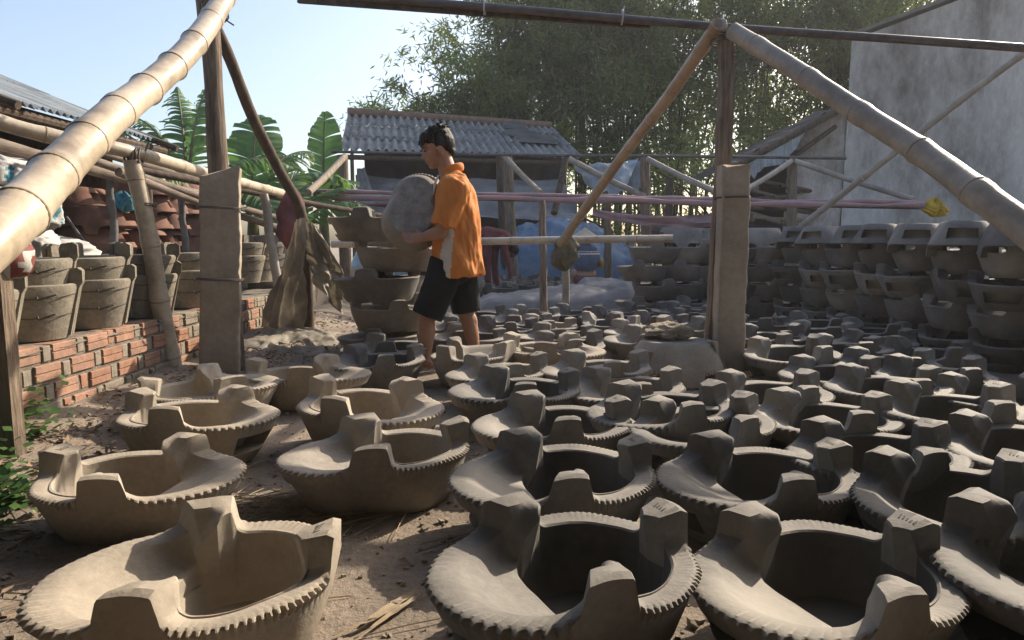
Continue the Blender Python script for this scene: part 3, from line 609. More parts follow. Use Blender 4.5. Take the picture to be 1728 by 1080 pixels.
# ------------------------------------------------------------------ dirty tarp hung on the leaning dark pole
def tarp(name, label, mbs, mat, cat='tarp'):
    root = thing(name, label, cat, (0, 0, 0))
    for m_ in mbs: m_.build('tarp_fold', mat, root, 180)
    return root
tarp('tarp', 'dirty translucent tarp hung in folds over the leaning dark pole', [
    sheet(P(498, 380, 5.3), P(514, 368, 5.25), P(512, 556, 5.35), P(440, 552, 5.3), 26, 40, 0.05, 3, 0.035, 0, 1.0, 2),
    sheet(P(512, 366, 5.25), P(540, 390, 5.4), P(586, 470, 5.6), P(520, 430, 5.35), 24, 26, 0.05, 3, 0.022, 0, 2.0, 2.2),
    sheet(P(520, 425, 5.34), P(586, 466, 5.6), P(578, 532, 5.6), P(528, 478, 5.4), 24, 26, 0.07, 2, 0.03, 0, 3.0, 2.2),
MB().grid(lambda u, v: (lambda x, y, e: Vector((x, y, gz(x, y) - 0.01 + e * (0.035 + 0.07 * (0.35 - abs(fbm(u * 3 + v, v * 3 - u, 2.2))) + 0.02 * (0.3 - abs(fbm(u * 8, v * 7, 4.4)))))))(-2.02 + 0.62 * u + 0.12 * v, 4.75 + 0.75 * v + 0.06 * fbm(u * 3, v * 3, 8.0), (max(0.0, min(1, 6 * u, 6 * (1 - u), 6 * v, 6 * (1 - v))) ** 0.5)), 40, 40)], 'tarp_dirty')

# ------------------------------------------------------------------ grey tarp bundle on the ground and the blue tarp heap
def mound(name, label, x0, x1, y0, y1, hfn, mat, seed, nu=70, nv=30, amp=0.06, cat='tarp', wr=6):
    def fn(u, v):
        x = x0 + (x1 - x0) * u; y = y0 + (y1 - y0) * v
        e = (4 * v * (1 - v)) ** 0.45 * min(1, 9 * u, 9 * (1 - u)) ** 0.6
        z = hfn(u, v) * e + amp * e * (0.7 * fbm(u * wr + seed, v * 2.5, seed) + 0.7 * (0.4 - abs(fbm(u * wr * 1.6 + v * 2.0, v * 3 - u * wr, seed + 2))) + 0.35 * (0.3 - abs(fbm(u * wr * 4 - v * 3, v * 4 + u * wr * 2, seed + 5))))
        return Vector((x, y, max(z, -0.03) if 0 < v < 1 else -0.03))
    return tag(MB().grid(fn, nu, nv).build(name, mat, None, 180), label, cat)
mound('tarp', 'long rumpled grey tarp lying on the ground behind the field of stoves', P(795, 505, 8.8).x, P(1085, 505, 8.8).x, 8.2, 9.3, lambda u, v: 0.13 + 0.17 * u, 'tarp_grey', 3.0, amp=0.075, wr=2.6)
mound('tarp', 'grey tarp lump behind the tied rag post at the back stacks', P(960, 505, 8.6).x, P(1230, 505, 8.6).x, 8.5, 9.5, lambda u, v: 0.32 - 0.1 * u, 'tarp_grey', 8.0, amp=0.09, wr=2.4)
mound('tarp_heap', 'wide heap covered by a wrinkled blue tarp behind the crouching worker', P(735, 420, 13).x, P(1100, 430, 13).x, 12.2, 14.0,
      lambda u, v: 1.12 * math.exp(-((u - 0.56) / 0.42) ** 2) + 0.1, 'tarp_blue', 5.0, 110, 50, 0.22, wr=5)
mound('tarp_heap', 'pale tarp heap under the corrugated shed, left of the blue one', P(590, 400, 13.6).x, P(850, 400, 13.6).x, 12.9, 14.4, lambda u, v: 1.0 - 0.3 * u, 'tarp_pale', 11.0, 80, 40, 0.16, wr=4)

# ------------------------------------------------------------------ back shed with a corrugated fibre-cement roof
E0, E1, R0, R1 = P(576, 256, 13.4), P(980, 268, 14.9), P(588, 193, 16.2), P(928, 216, 17.6)
shed = thing('shed', 'low shed with grey corrugated roof and orange ridge behind the walking man', 'shed', (E0.x, E0.y, 0))
def roofpt(u, v): return (E0 * (1 - u) + E1 * u) * (1 - v) + (R0 * (1 - u) + R1 * u) * v
rn = ((E1 - E0).cross(R0 - E0)).normalized(); rn = rn if rn.z > 0 else -rn
NC, NR = 7, 3
so = Vector(shed.location)
for j in range(NR):
    for i in range(NC):
        dz = random.uniform(0, 0.015); du = random.uniform(-0.004, 0.004); lo = random.uniform(-0.012, 0.012)
        def fn(a, b, i=i, j=j, dz=dz, du=du, lo=lo):
            u = (i + a * 1.04) / NC + du; v = (j + b * 1.10) / NR + lo * (1 - b)
            return roofpt(u, v) - so + rn * (0.045 * math.cos(u * 5.35 / 0.185 * 2 * math.pi) + 0.03 * (NR - j) * 0.0 + dz + 0.03 * (1 - b) + (i % 2) * 0.006)
        MB().grid(fn, 34, 5).build('roof_sheet', 'fibro', shed, 180)
for i in range(17):
    u = (i + 0.5) / 17; p = roofpt(u, 1.0) - so + rn * 0.06
    o = MB().tube([p - (R1 - R0).normalized() * 0.17, p + (R1 - R0).normalized() * 0.17], [0.10 + 0.008 * (i % 2), 0.10], 10).build('ridge_tile', 'ridge_tile', shed, 60)
for k, (u, v, s_) in enumerate(((0.80, 0.62, 0.42), (0.86, 0.42, 0.5), (0.79, 0.84, 0.3))):
    p = roofpt(u, v) - so + rn * (0.09 + 0.01 * k)
    ux = (E1 - E0).normalized(); vy = (R0 - E0).normalized()
    MB().add([p - ux * s_ - vy * .3, p + ux * s_ * .8 - vy * .38, p + ux * s_ - vy * .0, p + ux * s_ * .5 + vy * .4, p - ux * s_ * .7 + vy * .3, p - ux * s_ * 1.1 + vy * .05], [(0, 1, 2, 3, 4, 5)]).build('felt_patch', 'fibro_dark', shed, 0)
mb = MB(); 
def wallq(mb, a, b, z0, z1, off, mi=0): 
    a, b = Vector(a) - so, Vector(b) - so; q = Vector((0, off, 0)); mb.add([(a.x, a.y + off, z0), (b.x, b.y + off, z0), (b.x, b.y + off, z1), (a.x, a.y + off, z1)], [(0, 1, 2, 3)], mi)
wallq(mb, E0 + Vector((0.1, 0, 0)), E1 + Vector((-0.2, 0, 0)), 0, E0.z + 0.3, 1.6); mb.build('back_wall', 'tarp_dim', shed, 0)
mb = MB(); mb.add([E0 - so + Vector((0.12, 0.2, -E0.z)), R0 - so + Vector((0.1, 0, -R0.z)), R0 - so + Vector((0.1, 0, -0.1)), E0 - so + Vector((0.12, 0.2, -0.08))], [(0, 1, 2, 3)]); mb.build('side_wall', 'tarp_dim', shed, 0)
mb = MB(); mb.tube([E0 - so + Vector((0, 0.1, -0.09)), E1 - so + Vector((0, 0.1, -0.09))], 0.05, 8); mb.build('eave_beam', 'wood_dark', shed)
tarp('tarp', 'grey and pale blue plastic sheets hung under the eave of the corrugated shed', [
    sheet(P(600, 296, 14.1), P(948, 302, 14.9), P(985, 372, 13.6), P(600, 352, 13.5), 50, 24, 0.12, 3, 0.05, 0.06, 3.0, 4, along='v'),
    sheet(P(602, 284, 13.75), P(616, 284, 13.75), P(636, 345, 13.5), P(600, 345, 13.5), 10, 16, 0.05, 2, 0.03, 0, 6.0)], 'tarp_grey')
tarp('tarp', 'grey canvas hanging in a triangle from the bamboo brace right of the shed', [
    sheet(P(962, 274, 10.2), P(1078, 266, 10.4), P(1052, 326, 10.0), P(1000, 318, 9.95), 30, 20, 0.10, 2, 0.05, 0.05, 9.0, 3)], 'tarp_pale')
tag(sheet(P(1060, 270, 10.5), P(1082, 272, 10.5), P(1078, 322, 10.3), P(1054, 318, 10.3), 24, 10, 0.01, 8, 0.03, 0, 2.0).build('corrugated_panel', 'tarp_pale', None, 180), 'small crumpled corrugated panel leaning by the rear post', 'panel')
# dull tarps and boards that close the view under the rear frame
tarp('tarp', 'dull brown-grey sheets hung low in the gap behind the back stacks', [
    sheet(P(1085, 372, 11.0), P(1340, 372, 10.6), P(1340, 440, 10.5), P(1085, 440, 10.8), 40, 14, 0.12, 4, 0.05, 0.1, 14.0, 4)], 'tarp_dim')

binding('wire_lashing', 'wire lashing where the big left bamboo crosses the left wooden post', P(362, 18, 4.05), (0.5, 0.6, 0.6), 0.075, 4, 0.005, spread=0.016, cat='lashing')
binding('wire_lashing', 'wire wound round the head of the right wooden post below the pipe', P(1217, 66, RY + 0.05), (0, 0, 1), 0.062, 4, 0.004, spread=0.014, cat='lashing')

# ------------------------------------------------------------------ grey plastered building at the right
BY = 10.2
bl = thing('building', 'tall grey stained plaster gable wall of the building at the right', 'building', (P(1437, 400, BY).x, BY, 0))
bo = Vector(bl.location)
xa = P(1437, 70, BY).x; za = P(1437, 68, BY).z; xb = P(1728, -40, BY).x; zb = P(1728, -42, BY).z; sl = (zb - za) / (xb - xa); xr = xa + 6.2; zr_ = za + sl * 6.2; xe = xa + 9.5; ze = zr_ - sl * 3.3
prof = [(xa, 0), (xa, za), (xr, zr_), (xe, ze), (xe, 0)]
def prism(mb, prof, y0, y1):
    n = len(prof); sk = max(0.0, (y1 - y0 - 0.5)) * 0.75
    vs = [(x, y0, z) for x, z in prof] + [(x + sk, y1, z) for x, z in prof]
    mb.add([Vector(v) - bo for v in vs], [tuple(range(n)), tuple(range(2 * n - 1, n - 1, -1))] + [(k, k + n, (k + 1) % n + n, (k + 1) % n) for k in range(n)]); return mb
prism(MB(), prof, BY, BY + 3.0).build('wall', 'plaster', bl, 0)
mb = MB(); a, b = Vector((xa - 0.08, 0, za + 0.03)), Vector((xr, 0, zr_ + 0.03)); 
mb.add([Vector(v) - bo for v in ((a.x, BY - 0.07, a.z), (b.x, BY - 0.07, b.z), (b.x, BY - 0.07, b.z + 0.05), (a.x, BY - 0.07, a.z + 0.05), (a.x + 1.9, BY + 3.1, a.z), (b.x + 1.9, BY + 3.1, b.z), (b.x + 1.9, BY + 3.1, b.z + 0.05), (a.x + 1.9, BY + 3.1, a.z + 0.05))],
       [(0, 1, 2, 3), (3, 2, 6, 7), (0, 3, 7, 4), (1, 5, 6, 2), (0, 4, 5, 1), (7, 6, 5, 4)]); mb.build('roof_edge', 'cap_tile', bl, 0)
# low wall and lean-to roof beside it
lw = thing('lean_to', 'low stained wall and dark sagging lean-to roof beside the tall grey wall', 'lean-to', (P(1350, 400, BY).x, BY, 0)); bo = Vector(lw.location)
prism(MB(), [(P(1351, 0, BY).x, 0), (P(1351, 212, BY).x, P(1351, 212, BY).z), (P(1432, 184, BY).x, P(1432, 184, BY).z), (xa - 0.01, 0)], BY + 0.03, BY + 0.35).build('wall', 'plaster_old', lw, 0)
mb = MB(); a, b = P(1226, 286, BY - 0.3), P(1442, 168, BY - 0.3)
def roofstrip(u, v): p = a.lerp(b, u); return p - bo + Vector((0, 2.4 * v, 0.05 * fbm(u * 6, v * 3, 4) + 0.03 * math.sin(u * 60)))
mb.grid(roofstrip, 60, 12); mb.build('roof', 'tarp_dim', lw, 180)
mb = MB().tube([a - bo + Vector((0, -0.02, -0.03)), b - bo + Vector((0, -0.02, -0.03))], 0.05, 8); mb.build('rafter', 'wood_dark', lw)
mb = MB().tube([a - bo + Vector((0.3, 0.1, -0.32)), b - bo + Vector((-0.2, 0.1, -0.36))], 0.035, 8); mb.build('batten', 'wood_dark', lw)
def torn(mb, tops, seed, Y):
    for k in range(len(tops) - 1):
        (x0, y0, h0), (x1, y1, h1) = tops[k], tops[k + 1]; m_ = 5
        for j in range(m_):
            q0, q1 = j / m_, (j + 1) / m_; xx0, xx1 = x0 + (x1 - x0) * q0, x0 + (x1 - x0) * q1; yy0, yy1 = y0 + (y1 - y0) * q0, y0 + (y1 - y0) * q1
            hh0 = (h0 + (h1 - h0) * q0) * (1 + 0.5 * fbm(xx0 * 0.2, seed)); hh1 = (h0 + (h1 - h0) * q1) * (1 + 0.5 * fbm(xx1 * 0.2, seed)); 
            dy = 0.05 * fbm(xx0 * 0.15, seed + 3); dy1 = 0.05 * fbm(xx1 * 0.15, seed + 3)
            mb.add([P(xx0, yy0, Y) - bo, P(xx1, yy1, Y) - bo, P(xx1 - 0.6, yy1 + hh1, Y + dy1) - bo, P(xx0 - 0.3, yy0 + hh0, Y + dy) - bo], [(0, 1, 2, 3)])
    return mb
torn(MB(), [(1236, 284, 22), (1262, 270, 38), (1290, 256, 26), (1315, 244, 34), (1330, 234, 40), (1348, 218, 24), (1364, 208, 8)], 3.0, BY - 0.32).build('torn_sheet', 'paint_patch', lw, 0)
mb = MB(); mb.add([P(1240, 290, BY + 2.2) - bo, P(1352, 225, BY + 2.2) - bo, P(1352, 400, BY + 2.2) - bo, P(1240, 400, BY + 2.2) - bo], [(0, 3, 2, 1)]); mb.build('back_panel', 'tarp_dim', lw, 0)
# loose timber piled under the lean-to
for i in range(14):
    x = random.uniform(1238, 1345); y = 312 + i * 4.8; L = random.uniform(20, 60); s_ = random.uniform(-0.35, 0.25)
    tag(MB().tube([P(x - L, y + s_ * L, 9.9 + random.uniform(-.3, .5)), P(x + L, y - s_ * L, 10.0 + random.uniform(-.3, .5))], random.uniform(0.02, 0.045), 7).build('timber_pole', random.choice(['wood_grey', 'wood_dark', 'bamboo_grey', 'wood_pale']), None, 60),
        'loose pole, %s in the timber jumble behind the right pillar, counted from the top' % 'first second third fourth fifth sixth seventh eighth ninth tenth eleventh twelfth thirteenth fourteenth'.split()[i], 'pole', 'loose timber under the lean-to')

# ------------------------------------------------------------------ bamboo grove
def leaf_mesh(name, centers, dirs, size, mat, parent, wid=0.17, rg=None):
    n = len(centers); ln = size * rg.uniform(0.65, 1.25, n)[:, None]
    d = dirs / np.linalg.norm(dirs, axis=1, keepdims=True); rv = rg.randn(n, 3); w = np.cross(d, rv); w /= np.linalg.norm(w, axis=1, keepdims=True) + 1e-9
    a = centers; b = centers + d * ln; m = centers + d * ln * 0.42; hw = ln * wid * 0.5
    V = np.stack([a, m + w * hw, b, m - w * hw], 1).reshape(-1, 3)
    me = bpy.data.meshes.new(name); me.vertices.add(4 * n); me.vertices.foreach_set('co', V.ravel()); me.loops.add(4 * n); me.loops.foreach_set('vertex_index', np.arange(4 * n))
    me.polygons.add(n); me.polygons.foreach_set('loop_start', np.arange(n) * 4); me.polygons.foreach_set('loop_total', np.full(n, 4)); me.materials.append(MATS[mat]); me.update(calc_edges=True)
    o = bpy.data.objects.new(name, me); link(o, parent); return o
def bamboo_clump(label, px, Y, culms, hgt, spread, seed, lean=0.0, dens=1.0, low=0.3, lightmix=0.25):
    rg = np.random.RandomState(seed); base = P(px, 420, Y); root = thing('bamboo_clump', label, 'bamboo', (base.x, Y, 0), 'bamboo clumps of the grove')
    C = []; D = []; CL_ = []; DL = []
    for k in range(culms):
        a = rg.rand() * 6.28; r = spread * 0.32 * math.sqrt(rg.rand()); bx, by = r * math.cos(a), r * math.sin(a) * 0.7
        h = hgt * rg.uniform(0.72, 1.08); ox, oy = bx * 1.0 + rg.randn() * spread * 0.30 + lean, by + rg.randn() * spread * 0.22
        pts = []
        for j in range(13):
            q = j / 12; bend = q ** 2.2
            pts.append((bx + ox * bend + 0.05 * rg.randn() * q, by + oy * bend, h * (q - 0.13 * q ** 5)))
        MB().tube(pts, [0.045 * (1 - 0.75 * j / 12) for j in range(13)], 6, False).build('culm', 'culm', root, 60)
        pts = np.array(pts)
        nb = int(26 * dens * rg.uniform(0.8, 1.2))
        for b in range(nb):
            q = low + (1 - low) * rg.rand() ** 0.8; f = q * 12; i = min(int(f), 11); p = pts[i] + (pts[i + 1] - pts[i]) * (f - i)
            az = rg.rand() * 6.28; L = rg.uniform(0.7, 1.7) * (1.15 - 0.4 * q); dx = np.array([math.cos(az), math.sin(az), rg.uniform(0.0, 0.7)])
            nl = int(44 * rg.uniform(0.6, 1.3)); t = rg.rand(nl) ** 0.7
            c = p + dx * (t * L)[:, None] + np.array([0, 0, -0.55]) * (t ** 2 * L)[:, None] + rg.randn(nl, 3) * 0.10 * (0.4 + t)[:, None]
            d = dx * 0.5 + rg.randn(nl, 3) * 0.6 + np.array([0, 0, -0.55])
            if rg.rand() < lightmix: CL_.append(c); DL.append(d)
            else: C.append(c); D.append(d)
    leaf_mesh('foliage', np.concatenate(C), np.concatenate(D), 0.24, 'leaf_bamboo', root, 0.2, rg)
    if CL_: leaf_mesh('sunlit_colour_foliage', np.concatenate(CL_), np.concatenate(DL), 0.24, 'leaf_bamboo_light', root, 0.2, rg)  # random sprays get the paler colour in place of sunlight
    return root
bamboo_clump('leafy bamboo clump at the left edge of the grove, leaning out over the shed roof', 840, 20.0, 22, 7.0, 3.0, 11, -0.9, 1.1, 0.28, 0.45)
bamboo_clump('dense bamboo clump directly behind the right half of the shed roof', 900, 21.0, 24, 10.5, 3.4, 12, -0.3, 1.1, 0.30)
bamboo_clump('tall dark bamboo clump left of the right post, behind the slim brace', 1010, 19.5, 26, 11.0, 3.4, 13, 0.0, 1.1, 0.25)
bamboo_clump('bamboo clump with many bare stems right behind the right post', 1130, 20.5, 24, 11.0, 3.4, 14, 0.1, 1.05, 0.30)
bamboo_clump('bamboo clump with gaps of bright sky between the right post and the grey brace', 1270, 19.5, 24, 11.0, 3.6, 15, 0.2, 0.95, 0.32)
bamboo_clump('bamboo clump partly hidden behind the tall grey wall', 1420, 18.5, 24, 11.0, 3.6, 16, 0.2, 1.0, 0.28)
bamboo_clump('farther bamboo clump rising over the top of the grey gable', 1560, 20.5, 20, 12.0, 3.8, 17, 0.2, 0.9, 0.35)
bamboo_clump('low bamboo regrowth under the grove behind the rear posts', 1180, 17.5, 12, 3.4, 7.0, 18, 0.0, 0.5, 0.1)

# ------------------------------------------------------------------ banana plants
def banana(label, px, Y, hgt, leaves, seed, base_z=0.0):
    rg = random.Random(seed); b = P(px, 420, Y); root = thing('banana_plant', label, 'banana plant', (b.x, Y, base_z), 'banana plants behind the left shed')
    MB().tube([(0, 0, 0), (0.02, 0, hgt * 0.3), (0.03, 0.02, hgt * 0.62)], [0.12, 0.10, 0.06], 10).build('trunk', 'stem_banana', root)
    for (az, el, L, wd_, torn_, droop) in leaves:
        ca, sa = math.cos(R(az)), math.sin(R(az)); path = []
        n = 26
        for k in range(n + 1):
            q = k / n; e = R(el) - R(droop) * q ** 1.5
            if k == 0: p = Vector((0.03, 0.02, hgt * 0.6)); path.append(p)
            else: path.append(path[-1] + Vector((ca * math.cos(e), sa * math.cos(e), math.sin(e))) * (L / n))
        side0 = Vector((-sa, ca, 0)); mb = MB(); st = 0.17; N2 = 64
        def PT(q): f = min(q, 0.9999) * n; i = int(f); return path[i].lerp(path[i + 1], f - i)
        def W(q): t = (q - st) / (1 - st); return wd_ * max(0.03, math.sin(math.pi * min(1, 0.10 + t * 0.89)) ** 0.6)
        for s_ in (-1, 1):
            k = 0
            while k < N2:
                w_ = rg.choice([1, 1, 2, 2, 3]) if torn_ else rg.choice([3, 5, 8, 11]); k2 = min(N2, k + w_)
                base = -0.55 if torn_ else -0.12; fold = base + rg.uniform(-0.3, 0.25) * (1 if torn_ else 0.6); tw = rg.uniform(-0.3, 0.3) * (0.6 if torn_ else 0.15); cut = rg.uniform(0.1, 0.55) if torn_ else rg.uniform(0.0, 0.10)
                m2 = max(2, (k2 - k) * 1)
                rows = []
                for a_ in range(m2 + 1):
                    q = st + (1 - st) * (k + (k2 - k) * a_ / m2) / N2; p = PT(q); T = (PT(min(1, q + .03)) - PT(max(0, q - .03))).normalized(); up = side0.cross(T).normalized(); up = up if up.z > 0 else -up
                    line = []
                    for b_ in range(5):
                        r_ = b_ / 4; ang = fold * (0.4 + 0.9 * r_) + 0.3 * (1 - r_); ww = W(q) * r_
                        squeeze = (0.5 - a_ / m2) * cut * (k2 - k) / N2 * (1 - st) * L * r_ ** 1.5
                        line.append(p + side0 * s_ * ww * math.cos(ang) + up * ww * math.sin(ang) + T * (ww * (0.35 + tw) + squeeze) + up * 0.012 * math.sin(q * 90) * r_)
                    rows.append(line)
                vs = [v for ln in rows for v in ln]
                mb.add(vs, [(a_ * 5 + b_, a_ * 5 + b_ + 1, (a_ + 1) * 5 + b_ + 1, (a_ + 1) * 5 + b_) for a_ in range(m2) for b_ in range(4)]); k = k2
        lf = mb.build('leaf', 'leaf_banana', root, 180)
        MB().tube(path, [0.028 * (1 - 0.8 * k / n) for k in range(n + 1)], 6).build('midrib', 'stem_banana', lf)
banana('banana plant with feathery torn leaves at the left, beside the left post', 318, 8.2, 2.1, [(150, 72, 1.7, .26, True, 60), (120, 80, 1.8, .28, True, 40), (80, 86, 1.7, .26, True, 35), (20, 60, 1.5, .28, True, 90), (190, 45, 1.6, .26, True, 80), (-20, 30, 1.4, .26, True, 80), (-80, 40, 1.3, .26, True, 70), (165, 58, 1.6, .24, True, 40)], 1)
banana('banana plant with broad dark leaves between the left post and the leaning pole', 425, 8.8, 2.0, [(100, 82, 1.6, .36, False, 45), (170, 60, 1.5, .34, False, 90), (10, 55, 1.6, .34, False, 100), (-60, 35, 1.4, .32, False, 90), (60, 70, 1.5, .34, True, 70), (200, 35, 1.3, .30, True, 80), (-100, 50, 1.3, .3, False, 90)], 2)
banana('banana plant with one upright bright leaf beside the corrugated roof', 545, 10.6, 2.2, [(80, 88, 1.55, .30, False, 8), (160, 66, 1.7, .32, True, 60), (200, 30, 1.5, .3, True, 60), (10, 40, 1.3, .3, False, 90), (-60, 45, 1.4, .32, False, 80), (130, 50, 1.6, .3, True, 85), (-120, 30, 1.3, .3, False, 70)], 3)
banana('small banana plant low behind the leaning pole', 480, 8.0, 1.4, [(100, 75, 1.2, .3, False, 60), (180, 50, 1.2, .28, False, 80), (0, 55, 1.2, .28, True, 80), (-70, 40, 1.1, .28, False, 70), (45, 65, 1.1, .26, False, 60)], 4)

# ------------------------------------------------------------------ brick retaining wall at the left, hollow bricks laid in alternating stretchers and headers
WX = -2.12; WZ = 0.375; CH = 0.088
wall = thing('brick_wall', 'low wall of orange hollow bricks with thick mortar along the left side', 'wall', (WX, 2.4, 0))
def brick_mesh(l, h, d, groove=True):
    mb = MB(); y = l / 2; x = d / 2; z = h / 2; g = 0.006
    pr = [(-x, -z), (x - 0.004, -z), (x, -z + 0.004)]
    pr += ([(x, -0.004), (x - g, -0.002), (x - g, 0.002), (x, 0.004)] if groove else [])
    pr += [(x, z - 0.004), (x - 0.004, z), (-x, z)]
    n = len(pr); vs = [(a, -y + (0.003 if a > x - 0.003 else 0), b) for a, b in pr] + [(a, y - (0.003 if a > x - 0.003 else 0), b) for a, b in pr]
    mb.add(vs, [(k, k + n, (k + 1) % n + n, (k + 1) % n) for k in range(n)] + [tuple(range(n)), tuple(range(2 * n - 1, n - 1, -1))])
    return mb.mesh('brick', 'brick', 0)
STR, HEA = brick_mesh(0.165, CH - 0.014, 0.10), brick_mesh(0.050, CH - 0.018, 0.10, False)
for j in range(4):
    y = 2.35 + (0.12 if j % 2 else 0.0); z0 = 0.02 + j * CH + CH / 2
    while y < 6.3:
        far_ = y > 5.35
        m_ = random.choice(['brick', 'brick', 'brick_dull']) if not far_ else 'brick_grey'
        if j == 0 and random.random() < 0.6: m_ = 'brick_grey'
        if 4.15 < y < 4.7: m_ = random.choice(['brick_dull', 'brick_grey'])
        inst('brick', STR, m_, wall, (random.uniform(-.006, .004), y + 0.083 - 2.4, z0 + 0.03 + random.uniform(-.003, .003)), (random.uniform(-.015, .015), 0, random.uniform(-.02, .02)))
        y += 0.165 + random.uniform(0.010, 0.018)
        inst('brick', HEA, 'brick_grey' if random.random() < 0.85 else 'brick_dull', wall, (random.uniform(-.010, .0), y + 0.025 - 2.4, z0 + 0.03 + random.uniform(-.003, .003)), (0, 0, random.uniform(-.03, .03)))
        y += 0.050 + random.uniform(0.010, 0.018)
mb = MB()
mb.grid(lambda u, v: Vector((0.038 + 0.006 * fbm(u * 60, v * 7), u * 4.05 - 0.08, -0.05 + v * (WZ + 0.045))), 120, 14)
mb.build('mortar', 'mortar', wall, 180)
mb = MB(); mb.grid(lambda u, v: Vector((0.050 - v * 0.42 + 0.01 * fbm(u * 30, v * 3), u * 4.05 - 0.08, WZ + 0.018 + 0.008 * fbm(u * 25, v * 4) - 0.022 * (v < 0.04))), 120, 12); mb.build('cap', 'mortar', wall, 180)
mb = MB(); mb.add([(0.05, -0.08, 0), (-0.35, -0.08, 0), (-0.35, -0.08, WZ), (0.05, -0.08, WZ)], [(0, 1, 2, 3)]).add([(0.05, 3.97, 0), (-0.35, 3.97, 0), (-0.35, 3.97, WZ), (0.05, 3.97, WZ)], [(3, 2, 1, 0)]); mb.build('wall_end', 'mortar', wall, 0)
# second, farther stretch of grey brick
wall2 = thing('brick_wall', 'short stretch of dusty grey brick wall beyond the left stone pillar', 'wall', (-2.30, 6.5, 0))
GBR = brick_mesh(0.11, 0.075, 0.10, False)
for j in range(5):
    for k in range(9):
        inst('brick', GBR, 'brick_grey', wall2, (random.uniform(-.006, .006), k * 0.122 + (0.06 if j % 2 else 0), 0.06 + j * 0.086))
MB().box((-0.12, 0.55, 0.23), (0.28, 1.25, 0.46)).build('mortar', 'mortar', wall2, 0)
# raised yard floor behind the wall
mb = MB(); mb.grid(lambda u, v: Vector((-2.45 - u * 9, 1.0 + v * 11, WZ + 0.012 + 0.015 * fbm(u * 20, v * 20))), 50, 50)
mb.add([(-2.45, 1.0, 0), (-2.45, 12, 0), (-2.45, 12, WZ), (-2.45, 1, WZ)], [(0, 1, 2, 3)]); struct(mb.build('raised_yard', 'soil', None, 180))

# ------------------------------------------------------------------ tall clay buckets standing in pairs on the wall
def bucket_meshes(seed):
    rg = random.Random(seed); n = 48
    prof = [(0.0, 0.02), (0.10, 0.02), (0.128, 0.03), (0.172, 0.24), (0.178, 0.252), (0.190, 0.258), (0.201, 0.252), (0.203, 0.240), (0.193, 0.20), (0.150, 0.02), (0.144, 0.0), (0.0, 0.0)]
    mb = MB(); 
    vs = []
    for (r, z) in prof:
        for k in range(n):
            a = 2 * math.pi * k / n; q = 1 + 0.012 * fbm(math.cos(a) * 2 + seed, math.sin(a) * 2, z * 6); vs.append((r * q * math.cos(a), r * q * math.sin(a), z))
    mb.add(vs, [(i * n + k, i * n + (k + 1) % n, (i + 1) * n + (k + 1) % n, (i + 1) * n + k) for i in range(len(prof) - 1) for k in range(n)])
    body = mb.mesh('bucket_body', 'clay_pot', 45)
    lm = MB(); pr = [(0.150, 0.235), (0.146, 0.30), (0.156, 0.322), (0.205, 0.330), (0.222, 0.316), (0.222, 0.262), (0.206, 0.235), (0.158, 0.01), (0.146, 0.01), (0.185, 0.22)]
    w = 0.030; m_ = len(pr); vs = [(r, -w * (1 if z > 0.235 else 0.8), z) for r, z in pr] + [(r, w * (1 if z > 0.235 else 0.8), z) for r, z in pr]
    # lug with a seam: two cheeks either side of a groove
    for (a, b) in ((-w, -0.004), (0.004, w)):
        vs = [(r + rg.uniform(-.002, .002), a, z) for r, z in pr] + [(r + rg.uniform(-.002, .002), b, z) for r, z in pr]
        lm.add(vs, [(k, (k + 1) % m_, (k + 1) % m_ + m_, k + m_) for k in range(m_)] + [tuple(range(m_ - 1, -1, -1)), tuple(range(m_, 2 * m_))])
    lm.box((0.18, 0, 0.27), (0.05, 0.012, 0.09))
    lug = lm.mesh('bucket_lug', 'clay_pot', 30)
    wm = MB()
    for z, r in ((0.205, 0.199), (0.115, 0.178)):
        pts = [((r + 0.004 * math.sin(5 * a)) * math.cos(a), (r + 0.004 * math.sin(5 * a)) * math.sin(a), z + 0.008 * math.sin(2 * a + 1)) for a in [2 * math.pi * k / 40 for k in range(41)]]
        wm.tube(pts, 0.0024, 5)
        a = -1.2; wm.tube([(r * math.cos(a), r * math.sin(a), z), ((r + 0.03) * math.cos(a), (r + 0.03) * math.sin(a), z - 0.01), ((r + 0.035) * math.cos(a + .3), (r + 0.035) * math.sin(a + .3), z + 0.01)], 0.005, 5)
    return body, lug, wm.mesh('bucket_wire', 'wire', 60)
BK = [bucket_meshes(s) for s in (1, 2)]
def bucket(loc, rot, label, k, tilt=(0, 0)):
    root = thing('clay_bucket', label, 'clay bucket', loc, 'clay buckets on the brick wall'); root.rotation_euler = (tilt[0], tilt[1], rot); b = BK[k % 2]
    inst('body', b[0], None, root)
    for j in range(3): inst('lug', b[1], None, root, None, (0, 0, j * 2 * math.pi / 3))
    inst('wire_band', b[2], None, root)
BPX = [(35, 2.72), (108, 3.10), (182, 3.55), (250, 4.05), (318, 4.62)]
ORD = ['first', 'second', 'third', 'fourth', 'fifth']
for i, (px, Y) in enumerate(BPX):
    x = P(px + 10, 500, Y).x; x = min(x, -2.26); rz = R(22 + random.uniform(-8, 8))
    bucket((x, Y, WZ + 0.025), rz, 'lower bucket of the %s nested pair on the brick wall, counted from the near end' % ORD[i], i)
    bucket((x - 0.015, Y + 0.01, WZ + 0.025 + 0.115), rz + R(random.uniform(-14, 8)), 'upper bucket of the %s nested pair on the brick wall, counted from the near end' % ORD[i], i + 1, (random.uniform(-.03, .03), random.uniform(-.03, .03)))
